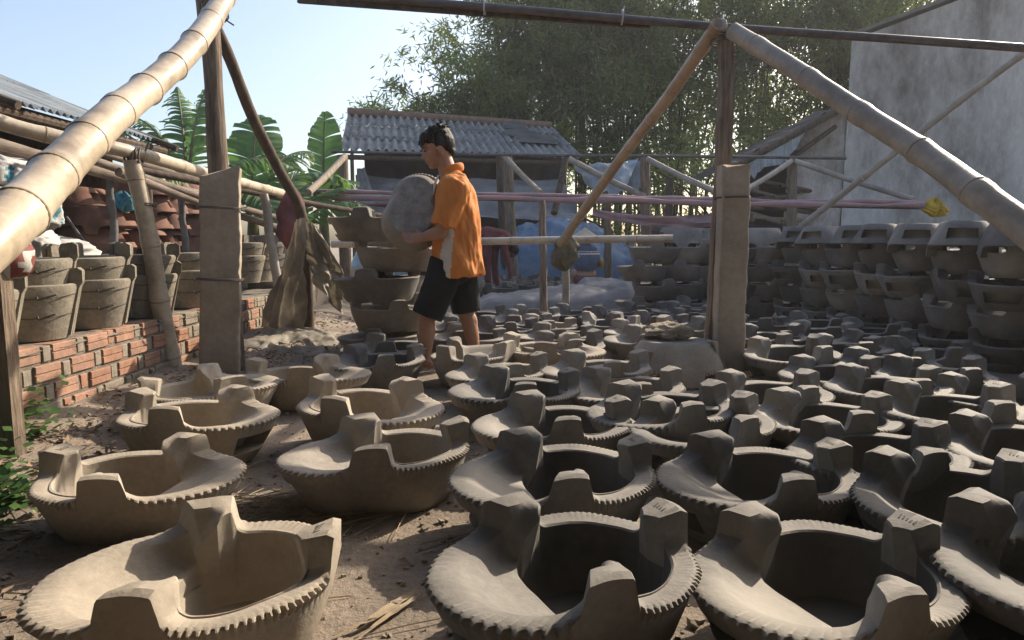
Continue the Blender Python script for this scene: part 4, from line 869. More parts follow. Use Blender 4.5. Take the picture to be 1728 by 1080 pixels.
for i, (px, py, Y) in enumerate(((412, 470, 6.3), (432, 466, 6.6), (448, 460, 7.0), (462, 452, 7.4))):
    p = P(px, py, Y); x = p.x
    bucket((x, Y, 0.46), R(20 + 9 * i), 'dusty bucket on the far grey wall, %s from the left stone pillar' % ORD[i], i)
    bucket((x, Y, 0.46 + 0.12), R(10 + 9 * i), 'dusty nested bucket in the %s one from the left stone pillar, far grey wall' % ORD[i], i + 1)

# ------------------------------------------------------------------ poles at the left
bamboo('bamboo_pole', 'stout tan bamboo post leaning against the brick wall', [P(296, 640, 4.02), P(272, 520, 3.95), P(250, 390, 3.9), P(222, 270, 3.85)], 0.055, 0.046, 'bamboo', 0.33, n=18)
bamboo('bamboo_pole', 'level bamboo rail lashed on top of the leaning bamboo post, left side', [P(-40, 194, 3.3), P(70, 226, 3.5), P(228, 258, 3.88), P(345, 292, 4.7), P(475, 326, 6.4)], 0.040, 0.040, 'bamboo', 0.5, n=14)
binding('wire_lashing', 'dark wire lashing where the rail meets the leaning bamboo post', P(226, 262, 3.86), (1, 0.3, -0.2), 0.047, 5, 0.006, spread=0.018, cat='lashing')
binding('wire_lashing', 'rusty wire wound round the middle of the leaning bamboo post', P(247, 345, 3.9), (0.1, 0, 1), 0.054, 2, 0.004, spread=0.01, cat='lashing')
RAILS = [((-30, 192), (330, 300), 4.2, 6.4, 0.036, 'plank', 'grey pole just behind the bamboo rail, upper of the bundle'),
         ((-30, 236), (345, 330), 4.0, 6.0, 0.040, 'plank', 'weathered grey plank below the bamboo rail'),
         ((-30, 246), (260, 296), 4.4, 6.2, 0.032, 'bamboo_grey', 'pale thin bamboo below the weathered plank, left edge'),
         ((150, 268), (470, 368), 4.6, 6.8, 0.030, 'plank', 'middle grey pole of the bundle reaching the maroon cloth'),
         ((200, 290), (470, 384), 4.8, 7.0, 0.034, 'plank', 'lowest grey pole of the bundle behind the left pillar'),
         ((230, 286), (720, 376), 5.2, 8.6, 0.028, 'wood_dark', 'thin dark pole running on towards the walking man')]
for (a, b, Y0, Y1, r, m, lab) in RAILS:
    p0, p1 = P(*a, Y0), P(*b, Y1); mid = (p0 + p1) / 2 + Vector((0, 0, -0.02))
    tag(MB().tube(lerp_path([p0, mid, p1], 20)[0], [r * (1 + 0.15 * fbm(k * .4, r * 99)) for k in range(21)], 9).build('timber_pole', m, None, 60), lab, 'pole', 'poles of the left shed')
for i, (a, b, Y, r, m, lab) in enumerate([((196, 452), (184, 292), 5.0, 0.030, 'pipe_grey', 'thin grey upright pipe behind the third pair of buckets'),
                        ((318, 440), (302, 322), 5.8, 0.030, 'pipe_grey', 'thin upright pipe behind the leaning bamboo post'),
                        ((472, 500), (445, 328), 5.9, 0.042, 'bamboo_grey', 'grey bamboo upright right of the left pillar'),
                        ((500, 470), (482, 340), 6.3, 0.040, 'bamboo_grey', 'grey bamboo upright under the maroon cloth'),
                        ((104, 445), (102, 330), 6.0, 0.045, 'wood_dark', 'dark upright post among the terracotta stoves')]):
    tag(rough_post(MB(), P(*a, Y), P(*b, Y), r, r * 0.9, 9, 10, 40.0 + i, 0.05).build('upright_pole', m, None, 60), lab, 'pole')
pt = MB(); a, b = P(20, 770, 2.25), P(-12, 380, 2.25)
rot = (b - a).to_track_quat('Z', 'Y').to_matrix()
tag(MB().box((a + b) / 2, (0.06, 0.06, (b - a).length), rot, jit=0.006).build('wooden_post', 'wood_grey', None, 0), 'grey square post leaning at the left frame edge', 'post')

# ------------------------------------------------------------------ left shed: metal roof, posts, dark inside, sacks, stacked terracotta stoves
ls_ = thing('shed', 'open left shed with a rusty corrugated metal roof and dark inside', 'shed', (-3.3, 4.0, 0)); so = Vector(ls_.location)
EZ = 1.76; SLP = 0.40
for i in range(7):
    y0 = 2.2 + i * 0.62; y1 = y0 + 0.66
    for j in range(2):
        x0 = -3.28 - j * 1.15 + random.uniform(-.03, .03); 
        def fn(a, b, x0=x0, y0=y0, y1=y1, j=j, dz=random.uniform(0, .012)): 
            x = x0 - b * 1.25; y = y0 + (y1 - y0) * a
            return Vector((x, y, EZ + (-3.28 - x) * SLP + 0.018 * math.cos(y * 2 * math.pi / 0.076) + dz + 0.012 * j)) - so
        MB().grid(fn, 42, 3).build('roof_sheet', 'metal_roof', ls_, 180)
for y in (2.6, 4.3, 6.2):
    for x in (-3.35, -5.4):
        rough_post(MB(), Vector((x, y, WZ)) - so, Vector((x, y, EZ + (-3.3 - x) * SLP - 0.05)) - so, 0.045, 0.04, seed=y + x).build('post', 'wood_dark', ls_, 50)
MB().tube([Vector((-3.35, 2.2, EZ - 0.05)) - so, Vector((-3.35, 6.55, EZ - 0.05)) - so], 0.035, 8).build('eave_beam', 'wood_dark', ls_)
for y in (2.6, 4.3, 6.3): MB().tube([Vector((-3.1, y, EZ - 0.06)) - so, Vector((-5.6, y, EZ + 2.3 * SLP - 0.06)) - so], 0.03, 8).build('rafter', 'wood_dark', ls_)
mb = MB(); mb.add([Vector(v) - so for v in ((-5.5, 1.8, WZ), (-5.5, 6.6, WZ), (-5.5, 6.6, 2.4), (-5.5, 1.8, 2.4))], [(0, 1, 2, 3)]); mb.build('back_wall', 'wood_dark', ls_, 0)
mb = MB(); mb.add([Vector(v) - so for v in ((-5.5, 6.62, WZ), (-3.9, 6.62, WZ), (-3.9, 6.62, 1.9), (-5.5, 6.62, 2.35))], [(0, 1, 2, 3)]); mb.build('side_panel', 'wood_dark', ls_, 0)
SACKM = []
def sack(label, c, r, rot, seed, patch='sack_blue'):
    mb = MB()
    def fn(p):
        q = Vector((p.x / r[0], p.y / r[1], p.z / r[2])); e = 0.62
        p2 = Vector([math.copysign(abs(t) ** e, t) for t in q]); k = 0.86 + 0.12 * fbm(q.x * 2 + seed, q.y * 2, q.z * 2) + 0.05 * fbm(q.x * 5, q.y * 5, q.z * 5 + seed)
        return Vector((p2.x * r[0], p2.y * r[1], p2.z * r[2])) * k
    mb.ball((0, 0, 0), r, 64, 40, fn=fn); 
    if patch:
        for i, f in enumerate(mb.f):
            c_ = sum((Vector(mb.v[k]) for k in f), Vector()) / len(f)
            if fbm(c_.x * 16 + seed, c_.y * 16, c_.z * 16) > 0.30 and abs(c_.z) < r[2] * 0.6: mb.mi[i] = 1
    o = mb.build('sack', ['sack', patch or 'sack'], None, 180); o.location = c; o.rotation_euler = rot; tag(o, label, 'sack', 'sacks in the left shed')
sack('white printed sack at the top of the pile at the left frame edge', P(15, 296, 4.2), (0.20, 0.34, 0.13), (0, .2, .3), 1)
sack('white sack with a blue print below the top one at the left edge', P(8, 350, 4.0), (0.22, 0.36, 0.15), (0, .1, -.2), 2)
sack('slumped white sack behind the first bucket pair', P(40, 425, 4.4), (0.22, 0.30, 0.17), (.1, 0, .4), 3, None)
sack('grey-white sack behind the second bucket pair', P(85, 428, 4.7), (0.30, 0.28, 0.14), (0, .15, .1), 4, None)
sack('flat empty white sack on the yard behind the buckets', P(140, 444, 4.9), (0.34, 0.25, 0.05), (0, 0, .3), 5)
sack('white sack lying behind the third bucket pair', P(215, 444, 5.4), (0.35, 0.25, 0.06), (0, 0, -.2), 6, None)
mb = MB(); mb.ball((0, 0, 0), (0.085, 0.08, 0.085), 24, 14, fn=lambda p: p * (1 + 0.25 * fbm(p.x * 14, p.y * 14, p.z * 14)))
for i, f in enumerate(mb.f):
    if (int((mb.v[f[0]][0] + 1) * 42) % 2) == 0: mb.mi[i] = 1
o = mb.build('striped_cloth', ['sack', 'sack_red'], None, 180); o.location = P(8, 432, 2.3); tag(o, 'red and white striped cloth tied at the foot of the big left bamboo', 'cloth')
tag(MB().tube([P(112, 366, 5.0), P(165, 440, 4.8)], 0.010, 6).build('metal_rod', 'pipe_grey', None), 'thin pale metal rod leaning behind the second bucket pair', 'rod')
rag('rag', 'blue and white plastic scrap hanging in the dark shed', P(208, 340, 5.6), 0.14, 0.12, 'sack_blue', 3.0)
# terracotta stoves, upside down in stacks
TC = [(100, 5.8, 5, 'left'), (128, 6.0, 5, 'second'), (150, 5.6, 4, 'third'), (232, 7.0, 6, 'fourth'), (262, 7.3, 6, 'fifth'), (300, 7.6, 6, 'sixth'), (338, 7.9, 5, 'right end')]
LV = ['first', 'second', 'third', 'fourth', 'fifth', 'sixth']
for i, (px, Y, n, nm) in enumerate(TC):
    x = P(px, 420, Y).x
    for j in range(n):
        add_stove((x + random.uniform(-.03, .03), Y + random.uniform(-.03, .03), WZ + 0.24 + j * 0.175), R(random.uniform(150, 230)), 'terracotta', 'fired orange stove, upside down, %s up in the %s stack of the left shed' % (LV[j], nm),
                  'fired stoves stacked in the left shed', False, True, name='fired_stove')

# ------------------------------------------------------------------ the rest of the field, filled row by row where the photograph shows more stoves
def clear(x, y, d): return all((x - a) ** 2 + (y - b) ** 2 > d * d for a, b in placed)
BACK = [((926, 545), 3), ((900, 534), 0), ((898, 523), 0), ((1017, 532), 0), ((1002, 520), 0), ((961, 508), 0), ((1145, 524), 0), ((1123, 515), 0), ((1099, 507), 0), ((1186, 531), 0), ((1171, 517), 0), ((1258, 557), 0),
        ((1284, 545), 0), ((1308, 547), 0), ((1347, 556), 0), ((1364, 546), 0), ((1400, 552), 0), ((774, 546), 0), ((765, 532), 0), ((800, 519), 0), ((826, 557), 0), ((1079, 552), 0), ((660, 566), 0), ((1330, 535), 0), ((1050, 515), 0), ((880, 512), 0)]
k = 0
fill = []
for (px, py), _ in BACK:
    p = G(px + 25, py + 6, RIM_Z + 0.06)
    for _try in range(40):
        x, y = p.x + random.uniform(-1, 1) * 0.02 * _try, p.y + random.uniform(-1, 1) * 0.03 * _try
        if clear(x, y, 0.42): break
    else: continue
    placed.append((x, y)); fill.append((x, y))
yy = 3.0
while yy < 7.2:
    xx = -0.2 + (0.24 if int(yy * 2) % 2 else 0)
    while xx < 2.75:
        x, y = xx + random.uniform(-.06, .06), yy + random.uniform(-.06, .06)
        gap = (0.75 < x < 1.75 and 3.2 < y < 4.6) or (x < 0.15 and y < 6.0) or (x < 0.5 and y > 5.6) or (x > 2.2 and y > 5.6) or y > 6.9 or (x > 2.55)
        if not gap and clear(x, y, 0.47): placed.append((x, y)); fill.append((x, y))
        xx += 0.5
    yy += 0.49
fill.sort(key=lambda q: (round(q[1] / 0.5), q[0]))
rows_ = {}
for x, y in fill: rows_.setdefault(round(y / 0.5), []).append((x, y))
ORDN = ['first', 'second', 'third', 'fourth', 'fifth', 'sixth', 'seventh', 'eighth', 'ninth', 'tenth', 'eleventh', 'twelfth']
for ri, (key, lst) in enumerate(sorted(rows_.items())):
    for ci, (x, y) in enumerate(lst):
        clay = random.choice(['clay_damp', 'clay_damp', 'clay_wet', 'clay_mid']) if x < 1.6 else random.choice(['clay_damp', 'clay_wet'])
        add_stove((x, y, gz(x, y) - 0.004), R(random.gauss(14, 12)), clay, 'grey stove, %s from the left in the %s of the crowded back rows' % (ORDN[min(ci, 11)], ORDN[min(ri, 11)]), GRP, False, tilt=(random.uniform(-.03, .03), random.uniform(-.03, .03)))


# ------------------------------------------------------------------ stacks: each stove stands on the pot rests of the one below, turned about; the top one upside down
LEV = RIM_Z + REST_H * 0.98
CNT = ['bottom', 'second from the bottom', 'third from the bottom', 'fourth from the bottom', 'topmost']
def stack(x, y, n, h0, label, group, clay, flip_top=True, dz=0.0, lev=LEV * 0.87):
    for j in range(n):
        top = flip_top and j == n - 1
        h = h0 + (math.pi if j % 2 else 0) + R(random.uniform(-13, 13))
        z = dz + j * lev + (0.175 if top else 0)
        if top: h = h0 + R(random.uniform(-8, 8))
        add_stove((x + random.uniform(-.035, .035), y + random.uniform(-.03, .03), z), h, random.choice([clay, clay, 'clay_damp', 'clay_mid']), 'stove ' + ((('upside down, topmost') if top else (CNT[j] if j < n - 1 else 'topmost')) + ' in ' + label), group, False, top, (random.uniform(-.03, .03), random.uniform(-.03, .03)))
SN = ['first', 'second', 'third', 'fourth', 'fifth', 'sixth', 'seventh', 'eighth', 'ninth']
SK = [(3.42, 4.02), (3.36, 4.46), (3.31, 4.90), (3.27, 5.34), (3.22, 5.78), (3.18, 6.22), (3.14, 6.66), (3.08, 7.10)]
for i, (x, y) in enumerate(SK):
    stack(x, y, 5, R(52), '%s column of the right-hand wall, from the near end' % SN[i], 'stoves stacked along the right side', 'clay_wet' if i % 3 else 'clay_damp')
for i, px in enumerate((1096, 1160, 1222, 1288)):
    x = P(px, 450, 7.35).x
    stack(x, 7.35 + 0.05 * (i % 2), 5 if i != 0 else 4, R(5 if i % 2 else -8), '%s column of the back stacks, from the left' % SN[i], 'stoves stacked across the back', 'clay_damp', flip_top=(i != 0))
x, y = P(650, 480, 4.78).x, 4.78
stack(x, y, 5, R(8), 'the nearer stack beside the walking man', 'stoves stacked beside the man', 'clay_mid', flip_top=False, lev=0.212)
stack(x + 0.02, y + 0.5, 5, R(10), 'the farther stack beside the walking man', 'stoves stacked beside the man', 'clay_mid', flip_top=True, lev=0.205)
# stoves crowding round the two workers at the back
NUMS = 'first second third fourth fifth sixth seventh eighth ninth tenth'.split()
def distant(i): return '%s from the left in the %s ten' % (NUMS[i % 10], ['leftmost', 'second', 'third', 'fourth'][i // 10])
k = 0; lst = []
for t in range(900):
    y = random.uniform(9.7, 12.3); x = random.uniform(P(690, 450, y).x, P(1110, 450, y).x)
    if all((x - a) ** 2 + (y - b) ** 2 > 0.47 ** 2 for a, b in lst) and (x - 1.02) ** 2 + (y - 10.3) ** 2 > 0.3 and (x + 0.28) ** 2 + (y - 10.4) ** 2 > 0.3: lst.append((x, y))
    if len(lst) >= 40: break
lst.sort()
for i, (x, y) in enumerate(lst):
    add_stove((x, y, 0.0), R(random.uniform(-40, 40) + (180 if random.random() < 0.3 else 0)), random.choice(['clay_wet', 'clay_damp', 'clay_mid']),
              'small distant stove behind the long grey tarp, %s' % distant(i), 'distant stoves around the workers', False, name='clay_stove')
# upturned stove with a stone lump and the chip leaning on the pillar
c = G(1143, 632); add_stove((c.x, 4.02, 0.255), R(25), 'clay_dry', 'upturned tan stove at the foot of the right pillar, stone lump on top', None, True, True, (0.0, 0.03), 1.06)
def rock(name, label, c, r, seed, mat, amp=0.3, rot=(0, 0, 0), cat='stone', n=36, m=22, fr=2.2):
    def fn(p):
        q = Vector((p.x / r[0], p.y / r[1], p.z / r[2])); return p * (0.9 + amp * fbm(q.x * fr * .6 + seed, q.y * fr * .6, q.z * fr * .6) + 0.10 * fbm(q.x * 5, q.y * 5, q.z * 5 + seed))
    o = MB().ball((0, 0, 0), r, n, m, fn=fn).build(name, mat, None, 40); o.location = c; o.rotation_euler = rot; return tag(o, label, cat)
rock('stone_lump', 'rough tan stone lump lying on the upturned stove', P(1128, 561, 4.02), (0.155, 0.12, 0.062), 4.0, 'stone', 0.35)
tag(MB().box(P(1208, 606, 3.93), (0.035, 0.10, 0.22), Euler((0, R(-20), R(15))).to_matrix(), jit=0.014).build('stone_chip', 'concrete_post', None, 0), 'flat stone chip leaning between the upturned stove and the right pillar', 'stone')

# ------------------------------------------------------------------ people
TS = bpy.data.scenes.new('modelling')
def DG():
    vl = TS.view_layers[0]; vl.update(); return vl.depsgraph
def capsule(mb, a, b, r0, r1, n=14, mid=None):
    a, b = Vector(a), Vector(b); d = (b - a).normalized(); pts = []; rad = []
    for k in range(5): t = math.pi / 2 * (1 - k / 4); pts.append(a - d * r0 * math.sin(t)); rad.append(max(r0 * math.cos(t), 0.0015))
    ns = 6
    for k in range(1, ns):
        q = k / ns; r = r0 + (r1 - r0) * q
        if mid: r += mid * math.sin(math.pi * q)
        pts.append(a.lerp(b, q)); rad.append(r)
    for k in range(5): t = math.pi / 2 * k / 4; pts.append(b + d * r1 * math.sin(t)); rad.append(max(r1 * math.cos(t), 0.0015))
    return mb.tube(pts, rad, n)
def remeshed(name, mb, voxel, mat, parent, smooth=3, disp=None):
    me = mb.mesh('tmp', mat, 0); o = bpy.data.objects.new('tmp', me); COL.objects.link(o)
    m1 = o.modifiers.new('r', 'REMESH'); m1.mode = 'VOXEL'; m1.voxel_size = voxel
    COL.objects.unlink(o); TS.collection.objects.link(o)
    m2 = o.modifiers.new('s', 'SMOOTH'); m2.iterations = smooth; m2.factor = 0.5
    out = bpy.data.meshes.new_from_object(o.evaluated_get(DG())); bpy.data.objects.remove(o); out.name = name
    if disp:
        nn_ = [v.normal.copy() for v in out.vertices]; cc_ = [v.co.copy() for v in out.vertices]
        out.vertices.foreach_set('co', [t for c, n_ in zip(cc_, nn_) for t in (c + n_ * disp(c))])
    out.materials.clear()
    for k in (mat if isinstance(mat, list) else [mat]): out.materials.append(MATS[k])
    out.polygons.foreach_set('use_smooth', [True] * len(out.polygons)); out.update()
    return inst(name, out, None, parent)
MY = 4.40; MS = MY / F_PX
man = thing('person', 'man in orange polo shirt and black shorts carrying a stove to the left', 'person', (P(757, 620, MY).x, MY, 0.0)); mo = Vector(man.location)
def J(px, py, dy=0.0): p = P(px, py, MY); return Vector((p.x, MY + dy, p.z)) - mo
# skeleton points read off the pose: facing left, near arm (his left) forward under the load
hip_n, hip_f = J(757, 452, -0.085), J(772, 450, 0.085)
kn_n, an_n, toe_n = J(724, 532, -0.11), J(722, 600, -0.11), J(694, 616, -0.12)
kn_f, an_f, toe_f = J(786, 530, 0.10), J(800, 598, 0.10), J(778, 612, 0.09)
sh_n, el_n, wr_n = J(772, 322, -0.165), J(750, 392, -0.19), J(722, 400, -0.20)
sh_f, el_f, wr_f = J(768, 322, 0.165), J(740, 396, 0.16), J(705, 402, 0.10)
nk, hd = J(757, 292), J(737, 250)
bd = MB()
for (h, k_, a_, t_) in ((hip_n, kn_n, an_n, toe_n), (hip_f, kn_f, an_f, toe_f)):
    capsule(bd, h, k_, 0.078, 0.050); capsule(bd, k_, a_ + Vector((0, 0, 0.02)), 0.050, 0.032, mid=0.012); bd.ball(k_.lerp(a_, 0.3) + Vector((0.018, 0, 0)), (0.042, 0.042, 0.085))
    bd.ball(a_ + Vector((0.022, 0, -0.035)), (0.034, 0.031, 0.032)); capsule(bd, a_ + Vector((0, 0, -0.03)), t_ + Vector((0.02, 0, 0.012)), 0.033, 0.022)
    for q in range(5):
        y_ = (q - 2) * 0.016; l_ = 0.05 - 0.006 * abs(q - 1); capsule(bd, t_ + Vector((0.025, y_, 0.004)), t_ + Vector((0.025 - l_, y_, -0.002)), 0.010, 0.008 if q else 0.010, 8)
bd.ball(J(766, 440), (0.13, 0.15, 0.12)); bd.ball(J(766, 390), (0.115, 0.145, 0.17)); bd.ball(J(766, 335), (0.12, 0.165, 0.12))
for (s_, e_, w_) in ((sh_n, el_n, wr_n), (sh_f, el_f, wr_f)):
    bd.ball(s_, (0.06, 0.055, 0.06)); capsule(bd, s_, e_, 0.052, 0.040); capsule(bd, e_, w_, 0.042, 0.028, mid=0.006)
capsule(bd, nk + Vector((0.01, 0, -0.04)), hd + Vector((0.03, 0, -0.02)), 0.060, 0.054)
# head: looks down to the left, turned a little to the camera
HR = Matrix.Rotation(R(12), 3, 'Z') @ Matrix.Rotation(R(-18), 3, 'Y')       # local -x is the face
def HL(x, y, z): return hd + HR @ Vector((x, y, z))
def hb(c, r, n=16, m=12): bd.ball(HL(*c), r, n, m, rot=HR)
hb((0.012, 0, 0.030), (0.100, 0.078, 0.092)); hb((-0.030, 0, -0.038), (0.062, 0.060, 0.080)); hb((-0.062, 0, -0.098), (0.026, 0.030, 0.022))
hb((-0.040, 0, -0.080), (0.045, 0.046, 0.034)); hb((-0.074, 0, 0.022), (0.020, 0.050, 0.016)); hb((-0.040, 0.043, -0.028), (0.036, 0.022, 0.028)); hb((-0.040, -0.043, -0.028), (0.036, 0.022, 0.028))
hb((-0.098, 0, -0.030), (0.017, 0.014, 0.014)); capsule(bd, HL(-0.082, 0, 0.012), HL(-0.100, 0, -0.026), 0.009, 0.012, 8); hb((-0.094, 0.011, -0.034), (0.010, 0.009, 0.008)); hb((-0.094, -0.011, -0.034), (0.010, 0.009, 0.008))
hb((-0.088, 0, -0.060), (0.012, 0.022, 0.007)); hb((-0.085, 0, -0.071), (0.012, 0.020, 0.008))
for s_ in (-1, 1):
    hb((0.010, 0.080 * s_, -0.020), (0.020, 0.009, 0.032)); hb((0.006, 0.077 * s_, -0.047), (0.011, 0.008, 0.012))
# hands: palm, four fingers hooked under the load, thumb from the side of the palm
def hand(w, fwd, out, curl, side):
    fwd = Vector(fwd).normalized(); out = Vector(out).normalized(); nrm = fwd.cross(out).normalized() * side
    p0 = w + fwd * 0.045; 
    bd.ball(w + fwd * 0.045, (0.046, 0.038, 0.020), 14, 10, rot=Matrix((fwd, out, fwd.cross(out))).transposed())
    capsule(bd, w, w + fwd * 0.03, 0.028, 0.030, 10)
    for q, l_ in enumerate((0.066, 0.076, 0.070, 0.054)):
        b0 = w + fwd * 0.080 + out * (q - 1.5) * 0.021; b1 = b0 + (fwd * 0.85 + nrm * curl * 0.4).normalized() * l_ * 0.5; b2 = b1 + (fwd * 0.35 + nrm * curl).normalized() * l_ * 0.5
        capsule(bd, b0, b1, 0.0095, 0.009, 8); capsule(bd, b1, b2, 0.009, 0.0075, 8)
    t0 = w + fwd * 0.025 - out * 0.032; t1 = t0 + (fwd * 0.6 - out * 0.7).normalized() * 0.038; capsule(bd, t0, t1, 0.012, 0.010, 8); capsule(bd, t1, t1 + (fwd + nrm * curl * 0.3).normalized() * 0.03, 0.010, 0.008, 8)
hand(wr_n, (-1, 0.10, -0.15), (0.1, -0.55, -0.8), 0.8, 1)
hand(wr_f, (-1, -0.2, -0.1), (0, 0.5, -0.8), 0.8, -1)
remeshed('body', bd, 0.0062, 'skin', man, 2)
for s_ in (-1, 1):
    e = MB().ball(HL(-0.083, 0.031 * s_, 0.000), (0.007, 0.013, 0.0045), 10, 8, rot=HR).build('eye', 'eye', man, 180)
    MB().tube([HL(-0.092, 0.014 * s_, 0.020), HL(-0.091, 0.033 * s_, 0.026), HL(-0.078, 0.05 * s_, 0.020)], [0.003, 0.0045, 0.002], 6).build('eyebrow', 'hair', man, 180)
MB().ball(HL(-0.094, 0, -0.066), (0.006, 0.018, 0.006), 10, 8, rot=HR).build('lips', 'lips', man, 180)
# hair: thick black, fringe over the brow
hr = MB()
def hh(c, r): hr.ball(HL(*c), r, 16, 12, rot=HR)
hh((0.020, 0, 0.058), (0.104, 0.088, 0.082)); hh((0.065, 0, 0.02), (0.062, 0.082, 0.085)); hh((-0.040, 0, 0.086), (0.050, 0.070, 0.036)); hh((0.020, 0.068, 0.030), (0.040, 0.022, 0.050)); hh((0.020, -0.068, 0.030), (0.040, 0.022, 0.050)); hh((0.078, 0, -0.04), (0.035, 0.060, 0.040))
rg = random.Random(5)
for k in range(90):
    a = rg.uniform(-1.5, 1.5); b = rg.uniform(0, 1)
    if k < 42: s0 = Vector((-0.045 - 0.02 * rg.random(), 0.07 * math.sin(a), 0.085 + 0.02 * rg.random())); e0 = s0 + Vector((-0.024 - 0.015 * rg.random(), 0.02 * rg.uniform(-1, 1), -0.030 - 0.035 * rg.random()))
    else:
        t = rg.uniform(-2.6, 2.6); s0 = Vector((0.03 + 0.085 * math.cos(t) * 0.6, 0.08 * math.sin(t), 0.10 + 0.04 * rg.random())); e0 = s0 + Vector((0.05 * math.cos(t), 0.03 * math.sin(t), rg.uniform(-0.05, 0.012)))
    capsule(hr, HL(*s0), HL(*e0), 0.010, 0.003, 6)
remeshed('hair', hr, 0.005, 'hair', man, 1, lambda c: 0.003 * fbm(c.x * 60, c.y * 60, c.z * 18))
# polo shirt: torso rings from collar to hem, short sleeves
sh = MB(); rings = [(291, 752, 778, 0.070), (300, 744, 786, 0.115), (312, 738, 795, 0.172), (330, 735, 801, 0.190), (360, 733, 806, 0.190), (395, 732, 810, 0.186), (430, 731, 814, 0.190), (452, 730, 817, 0.194), (464, 729, 819, 0.196)]
n = 40; vs = []
for (py, xl, xr_, hd_) in rings:
    a, b = J(xl, py), J(xr_, py); c_ = (a + b) / 2; rx = (b - a).length / 2
    for k in range(n):
        t = 2 * math.pi * k / n; e = 0.80
        vs.append(c_ + Vector((rx * math.copysign(abs(math.cos(t)) ** e, math.cos(t)), hd_ * math.copysign(abs(math.sin(t)) ** e, math.sin(t)), 0)))
m_ = len(rings)
sh.add(vs, [(i * n + k, (i + 1) * n + k, (i + 1) * n + (k + 1) % n, i * n + (k + 1) % n) for i in range(m_ - 1) for k in range(n)] + [tuple(range(n)), tuple((m_ - 1) * n + k for k in range(n - 1, -1, -1))])
for (s_, e_, out_) in ((sh_n, el_n, -1), (sh_f, el_f, 1)):
    d_ = (e_ - s_); sh.tube([s_ + Vector((0.01, -out_ * 0.06, 0.02)), s_ + Vector((0, out_ * 0.005, 0.012)), s_ + d_ * 0.4, s_ + d_ * 0.86], [0.085, 0.088, 0.086, 0.080], 18)
def wrk(c):
    v = 0.007 * fbm(c.x * 9, c.y * 9, c.z * 4) + 0.032 * (0.35 - abs(fbm(c.x * 6 + 3 + c.z * 1.5, c.y * 6, c.z * 1.6 + 1))) * (1 if c.x > 0.0 else 0.6) + 0.011 * (0.3 - abs(fbm(c.x * 14, c.y * 14, c.z * 7)))
    return v
so_ = remeshed('shirt', sh, 0.0085, ['shirt_orange', 'shirt_white'], man, 4, wrk)
me = so_.data; side0, side1 = J(748, 400).x, J(770, 400).x; hz = J(0, 464).z
for p in me.polygons:
    c_ = p.center; q = (c_.z - hz) / (J(0, 385).z - hz)
    if 0 <= q + 0.05 < 1.02 and c_.y < 0 and p.normal.y < -0.55:
        xm = J(752 + 12 * q, 400).x; hw_ = 0.046 * (1 - 0.40 * q)
        if abs(c_.x - xm) < hw_: p.material_index = 1
col_pts = [J(764, 290) + Vector((0.060 * math.cos(t), 0.064 * math.sin(t), 0.012 + 0.020 * math.cos(t))) for t in [2 * math.pi * k / 28 for k in range(29)]]
MB().tube(col_pts, 0.014, 8, flat=2.0, upv=(0, 0, 1)).build('collar', 'shirt_orange', man, 180)
MB().tube([J(741, 296, -0.03), J(735, 312, -0.05), J(733, 330, -0.05)], [0.010, 0.012, 0.008], 8, flat=0.5).build('placket', 'shirt_white', man, 180)
# shorts
st_ = MB(); st_.ball(J(766, 455), (0.145, 0.165, 0.10), 24, 14)
for (h, k_, y_) in ((hip_n, kn_n, -0.01), (hip_f, kn_f, 0.01)):
    d_ = k_ - h; st_.tube([h + Vector((0, 0, 0.05)), h + d_ * 0.35, h + d_ * 0.75, h + d_ * 0.98], [0.112, 0.112, 0.104, 0.103], 24)
remeshed('shorts', st_, 0.010, 'shorts', man, 3, lambda c: 0.006 * fbm(c.x * 10, c.y * 10, c.z * 5))
# the stove he carries, bottom towards us
nv = Vector((0.05, -0.93, 0.30)).normalized(); ax = Vector((-0.18, 0.30, -0.93)); ax = (ax - nv * ax.dot(nv)).normalized(); zz = -nv; yy_ = zz.cross(ax)
cc = J(697, 368, -0.10) + mo
m4 = Matrix.Translation(cc + ax * (-0.03)) @ Matrix((ax, yy_, zz)).transposed().to_4x4() @ Matrix.Scale(0.93, 4)
add_stove(cc, 0, 'clay_mid', 'stove carried by the man in orange, its underside towards the camera', None, True, mat4=m4)

# two workers at the back
wy = 10.4; w1 = thing('person', 'person in dark red bending over the distant stoves behind the level rail', 'person', (P(832, 480, wy).x, wy, 0.0)); wo = Vector(w1.location)
def K(px, py, dy=0.0): p = P(px, py, wy); return Vector((p.x, wy + dy, p.z)) - wo
b1 = MB()
for dy, kx in ((-0.12, 0), (0.12, 12)):
    capsule(b1, K(822 + kx, 405, dy), K(822 + kx, 450, dy), 0.085, 0.06); capsule(b1, K(822 + kx, 450, dy), K(826 + kx, 490, dy), 0.06, 0.045); capsule(b1, K(826 + kx, 492, dy), K(838 + kx, 495, dy), 0.04, 0.03)
b1.ball(K(822, 402), (0.16, 0.18, 0.14)); capsule(b1, K(822, 398), K(848, 404), 0.15, 0.15); capsule(b1, K(850, 405), K(860, 418), 0.06, 0.06); b1.ball(K(864, 424), (0.09, 0.08, 0.10))
for dy in (-0.16, 0.16):
    capsule(b1, K(848, 404, dy), K(856, 432, dy), 0.055, 0.045); capsule(b1, K(856, 432, dy), K(861, 458, dy), 0.042, 0.030); b1.ball(K(862, 464, dy), (0.03, 0.025, 0.045))
    for q in range(4): capsule(b1, K(862, 465, dy + (q - 1.5) * .016), K(863, 470, dy + (q - 1.5) * .016), 0.009, 0.007, 6)
remeshed('body', b1, 0.014, 'shirt_maroon', w1, 2)
MB().ball(K(866, 421), (0.095, 0.09, 0.10), 16, 12).build('hair', 'hair', w1, 180)
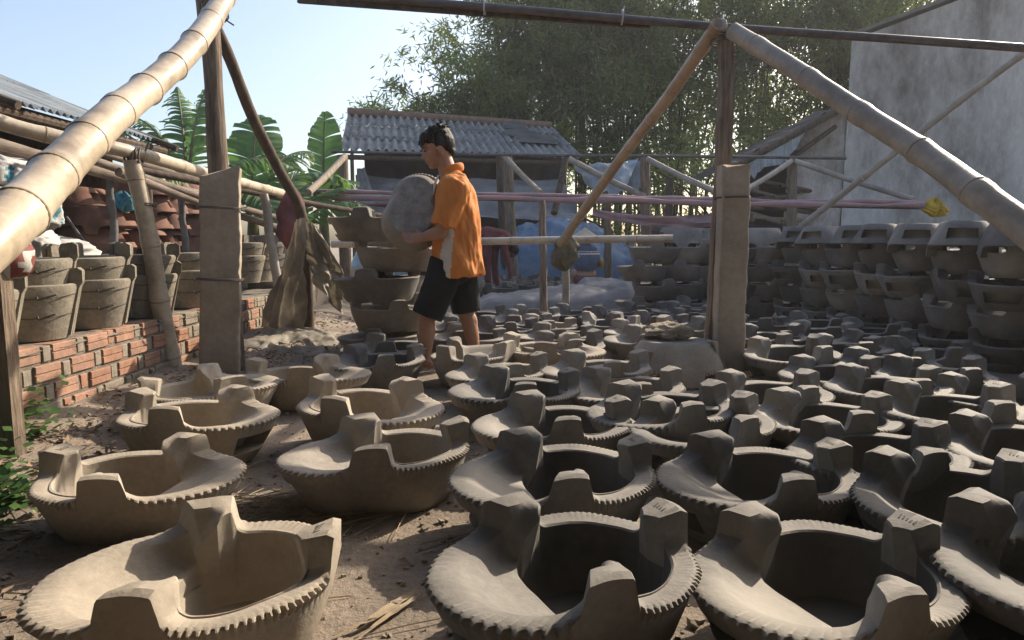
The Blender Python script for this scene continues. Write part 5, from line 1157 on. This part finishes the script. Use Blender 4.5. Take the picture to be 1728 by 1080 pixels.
wy = 10.3; w2 = thing('person', 'person crouching with their back turned, in a conical hat, blue striped shirt and yellow gloves', 'person', (P(987, 470, wy).x, wy, 0.0)); wo = Vector(w2.location)
b2 = MB()
b2.ball(K(988, 404), (0.085, 0.09, 0.115)); capsule(b2, K(988, 412), K(988, 418), 0.055, 0.06)
for s_ in (-1, 1):
    capsule(b2, K(988 + 14 * s_, 424), K(988 + 21 * s_, 440, -0.02), 0.05, 0.042); capsule(b2, K(988 + 21 * s_, 440, -0.02), K(988 + 24 * s_, 446, 0.16), 0.04, 0.032)
    capsule(b2, K(988 + 9 * s_, 470, 0.0), K(988 + 16 * s_, 462, 0.32), 0.085, 0.06); capsule(b2, K(988 + 16 * s_, 462, 0.32), K(988 + 14 * s_, 496, 0.22), 0.055, 0.045); capsule(b2, K(988 + 14 * s_, 499, 0.22), K(988 + 14 * s_, 499, 0.36), 0.04, 0.03)
b2.ball(K(988, 470), (0.17, 0.16, 0.13)); b2.ball(K(988, 445), (0.165, 0.13, 0.22))
remeshed('body', b2, 0.014, 'skin', w2, 2)
s2 = MB(); s2.ball(K(988, 440), (0.195, 0.16, 0.22), 24, 16); s2.ball(K(988, 425), (0.20, 0.14, 0.13), 24, 16)
for s_ in (-1, 1): capsule(s2, K(988 + 14 * s_, 424), K(988 + 20 * s_, 438, -0.02), 0.065, 0.06)
o = remeshed('shirt', s2, 0.014, ['shirt_blue', 'shirt_white'], w2, 2, lambda c: 0.008 * fbm(c.x * 8, c.y * 8, c.z * 8))
for p in o.data.polygons:
    py = 405 - (p.center.z - CAM_H) * F_PX / wy
    if any(abs(py - q) < 1.3 for q in (424, 428)): p.material_index = 1
MB().lathe([(0.0, 0.0), (0.06, -0.045), (0.13, -0.095), (0.20, -0.145), (0.196, -0.150), (0.12, -0.098), (0.0, -0.012)], 28, K(987, 383)).build('conical_hat', 'hat', w2, 60)
for s_ in (-1, 1):
    g_ = MB(); capsule(g_, K(988 + 24 * s_, 440, 0.0), K(988 + 27 * s_, 446, 0.10), 0.055, 0.05)
    for q in range(4): capsule(g_, K(988 + 27 * s_, 446, 0.10) + Vector(((q - 1.5) * .024, 0.03, 0)), K(988 + 27 * s_, 452, 0.17) + Vector(((q - 1.5) * .024, 0, 0)), 0.014, 0.011, 6)
    remeshed('glove', g_, 0.010, 'cloth_yellow', w2, 2)
remeshed('skirt', MB().ball(K(988, 472), (0.20, 0.18, 0.12), 20, 12), 0.02, 'cloth_maroon', w2, 1)

# ------------------------------------------------------------------ ground cover: litter, straw, gravel, weeds
def scatter(name, label, cat, pts, fn, mat):
    mb = MB()
    for (x, y) in pts: fn(mb, x, y)
    return stuff(tag(mb.build(name, mat, None, 0), label, cat))
bpy.data.scenes.remove(TS)
rg = random.Random(11)
def leafq(mb, x, y):
    z = gz(x, y) + 0.004 + rg.random() * 0.012; a = rg.random() * 6.28; L = rg.uniform(0.008, 0.028); w_ = L * rg.uniform(0.2, 0.45); t = rg.uniform(-0.4, 0.4)
    d = Vector((math.cos(a), math.sin(a), t)); s_ = Vector((-math.sin(a), math.cos(a), rg.uniform(-.5, .5))); p = Vector((x, y, z + L * abs(t) * 0.5))
    mb.add([p - d * L, p + s_ * w_, p + d * L, p - s_ * w_ + Vector((0, 0, 0.006))], [(0, 1, 2, 3)])
pts = [(rg.gauss(-1.78, 0.16), rg.uniform(2.0, 5.2)) for _ in range(1100)] + [(rg.gauss(-1.55, 0.25), rg.uniform(1.1, 2.4)) for _ in range(700)] + [(rg.uniform(-1.9, -0.9), rg.uniform(4.6, 6.4)) for _ in range(700)] + [(rg.uniform(-2, 2.6), rg.uniform(1.2, 7)) for _ in range(260)]
scatter('leaf_litter', 'dry brown leaf litter strewn along the foot of the brick wall', 'leaf litter', pts, leafq, 'litter')
def strawq(mb, x, y):
    z = gz(x, y) + 0.006 + rg.random() * 0.01; a = rg.gauss(0.4, 0.7); L = rg.uniform(0.04, 0.14); d = Vector((math.cos(a), math.sin(a), rg.uniform(-.05, .05))) * L; p = Vector((x, y, z))
    mb.tube([p - d, p + Vector((0, 0, 0.003)), p + d], 0.0017, 4)
pts = [(rg.gauss(-0.72, 0.13), rg.gauss(2.02, 0.10)) for _ in range(170)] + [(rg.uniform(-1.6, 0.0), rg.uniform(1.3, 2.8)) for _ in range(90)]
scatter('straw', 'loose dry straw on the dirt between the left stoves', 'straw', pts, strawq, 'straw')
def grav(mb, x, y):
    r = rg.choice([0.003, 0.004, 0.005, 0.008]) * rg.uniform(0.7, 1.3); z = gz(x, y) + r * 0.3
    mb.box((x, y, z), (r * 2, r * 1.6, r * 1.4), Matrix.Rotation(rg.random() * 3, 3, 'Z'), jit=r * 0.5)
pts = [(rg.uniform(-2.0, 2.8), 1.0 + 5.5 * rg.random() ** 1.4) for _ in range(5200)] + [(rg.gauss(1.35, 0.16), rg.gauss(3.85, 0.10)) for _ in range(500)]
scatter('gravel', 'small crumbs of clay and grit on the dirt', 'gravel', pts, grav, 'gravel')
# long dry leaves in front of the lone stove
for i, (a, b, w_) in enumerate((((600, 1062), (706, 990), 0.014), ((625, 1058), (712, 1000), 0.008), ((560, 1072), (640, 1040), 0.006))):
    p0, p1 = G(*a, 0.014), G(*b, 0.018); mid = (p0 + p1) / 2 + Vector((0, 0, 0.012)); s_ = (p1 - p0).cross(Vector((0, 0, 1))).normalized()
    def fn(u, v, p0=p0, p1=p1, s_=s_, w_=w_): q = p0.lerp(p1, u); return q + s_ * (v - .5) * 2 * w_ * math.sin(math.pi * (0.06 + 0.9 * u)) + Vector((0, 0, 0.006 * abs(v - .5) + 0.004 * fbm(u * 4, v, 2.0 + w_ * 99) - 0.004))
    tag(MB().grid(fn, 24, 4).build('dry_leaf', 'straw', None, 180), ['long dry tan leaf lying before the bottom centre stove', 'narrower dry leaf beside the long tan leaf on the ground', 'short dry leaf scrap at the bottom edge left of the long leaf'][i], 'leaf')
# weeds
def weed(mb, x, y, h, n, z0=None):
    z0 = gz(x, y) if z0 is None else z0
    for k in range(n):
        a = rg.random() * 6.28; q = rg.random(); L = rg.uniform(0.02, 0.05); p = Vector((x + rg.gauss(0, h * .35), y + rg.gauss(0, h * .35), z0 + h * q)); d = Vector((math.cos(a), math.sin(a), rg.uniform(-.4, .5))) * L; s_ = d.cross(Vector((rg.random() - .5, rg.random() - .5, 1))).normalized() * L * 0.42
        mb.add([p, p + d * .5 + s_, p + d, p + d * .5 - s_], [(0, 1, 2, 3)])
pts = [(rg.gauss(-2.05, 0.10), rg.uniform(1.9, 2.7)) for _ in range(60)] + [(rg.gauss(-1.72, 0.08), rg.uniform(1.5, 2.2)) for _ in range(46)]
def wq(mb, x, y): weed(mb, x, y, rg.uniform(0.05, 0.22), 34)
scatter('weeds', 'low green weeds at the left edge beside the pale dry stove', 'weeds', pts, wq, 'leaf_weed')

# ------------------------------------------------------------------ unseen shed added to block sky light: roof overhead and behind, walls behind
ws = thing('shade_shed', 'unseen open-fronted shed added overhead to keep sky light off the near stoves', 'shed', (0, -3, 0)); so = Vector(ws.location)
for i in range(12):
    x0 = -5.4 + i * 0.95
    MB().grid(lambda u, v, x0=x0: Vector((x0 + u * 1.0, 2.3 - v * 8.2, 2.68 - v * 0.5 + 0.02 * math.cos((x0 + u) * 2 * math.pi / 0.15))) - so, 30, 2).build('roof_sheet', 'fibro_dark', ws, 180)
for (a, b) in (((-5.4, -5.9), (5.9, -5.9)), ((-5.4, -5.9), (-5.4, -0.6)), ((5.9, -5.9), (5.9, -0.6))):
    MB().add([Vector((a[0], a[1], 0)) - so, Vector((b[0], b[1], 0)) - so, Vector((b[0], b[1], 2.6)) - so, Vector((a[0], a[1], 2.6)) - so], [(0, 1, 2, 3)]).build('wall', 'wood_dark', ws, 0)

# ------------------------------------------------------------------ dusty air between the yard and the grove
hz_ = MB().box((2, 12, 5.9), (90, 60, 14.0)); hm = bpy.data.materials.new('haze'); hm.use_nodes = True; hn = hm.node_tree
hn.nodes.remove(hn.nodes['Principled BSDF']); pv = hn.nodes.new('ShaderNodeVolumePrincipled'); pv.inputs['Density'].default_value = 0.0020; pv.inputs['Color'].default_value = (0.93, 0.95, 1.0, 1); pv.inputs['Anisotropy'].default_value = 0.3
hn.links.new(pv.outputs[0], hn.nodes['Material Output'].inputs['Volume']); MATS['haze'] = hm
stuff(hz_.build('haze', 'haze', None, 0))
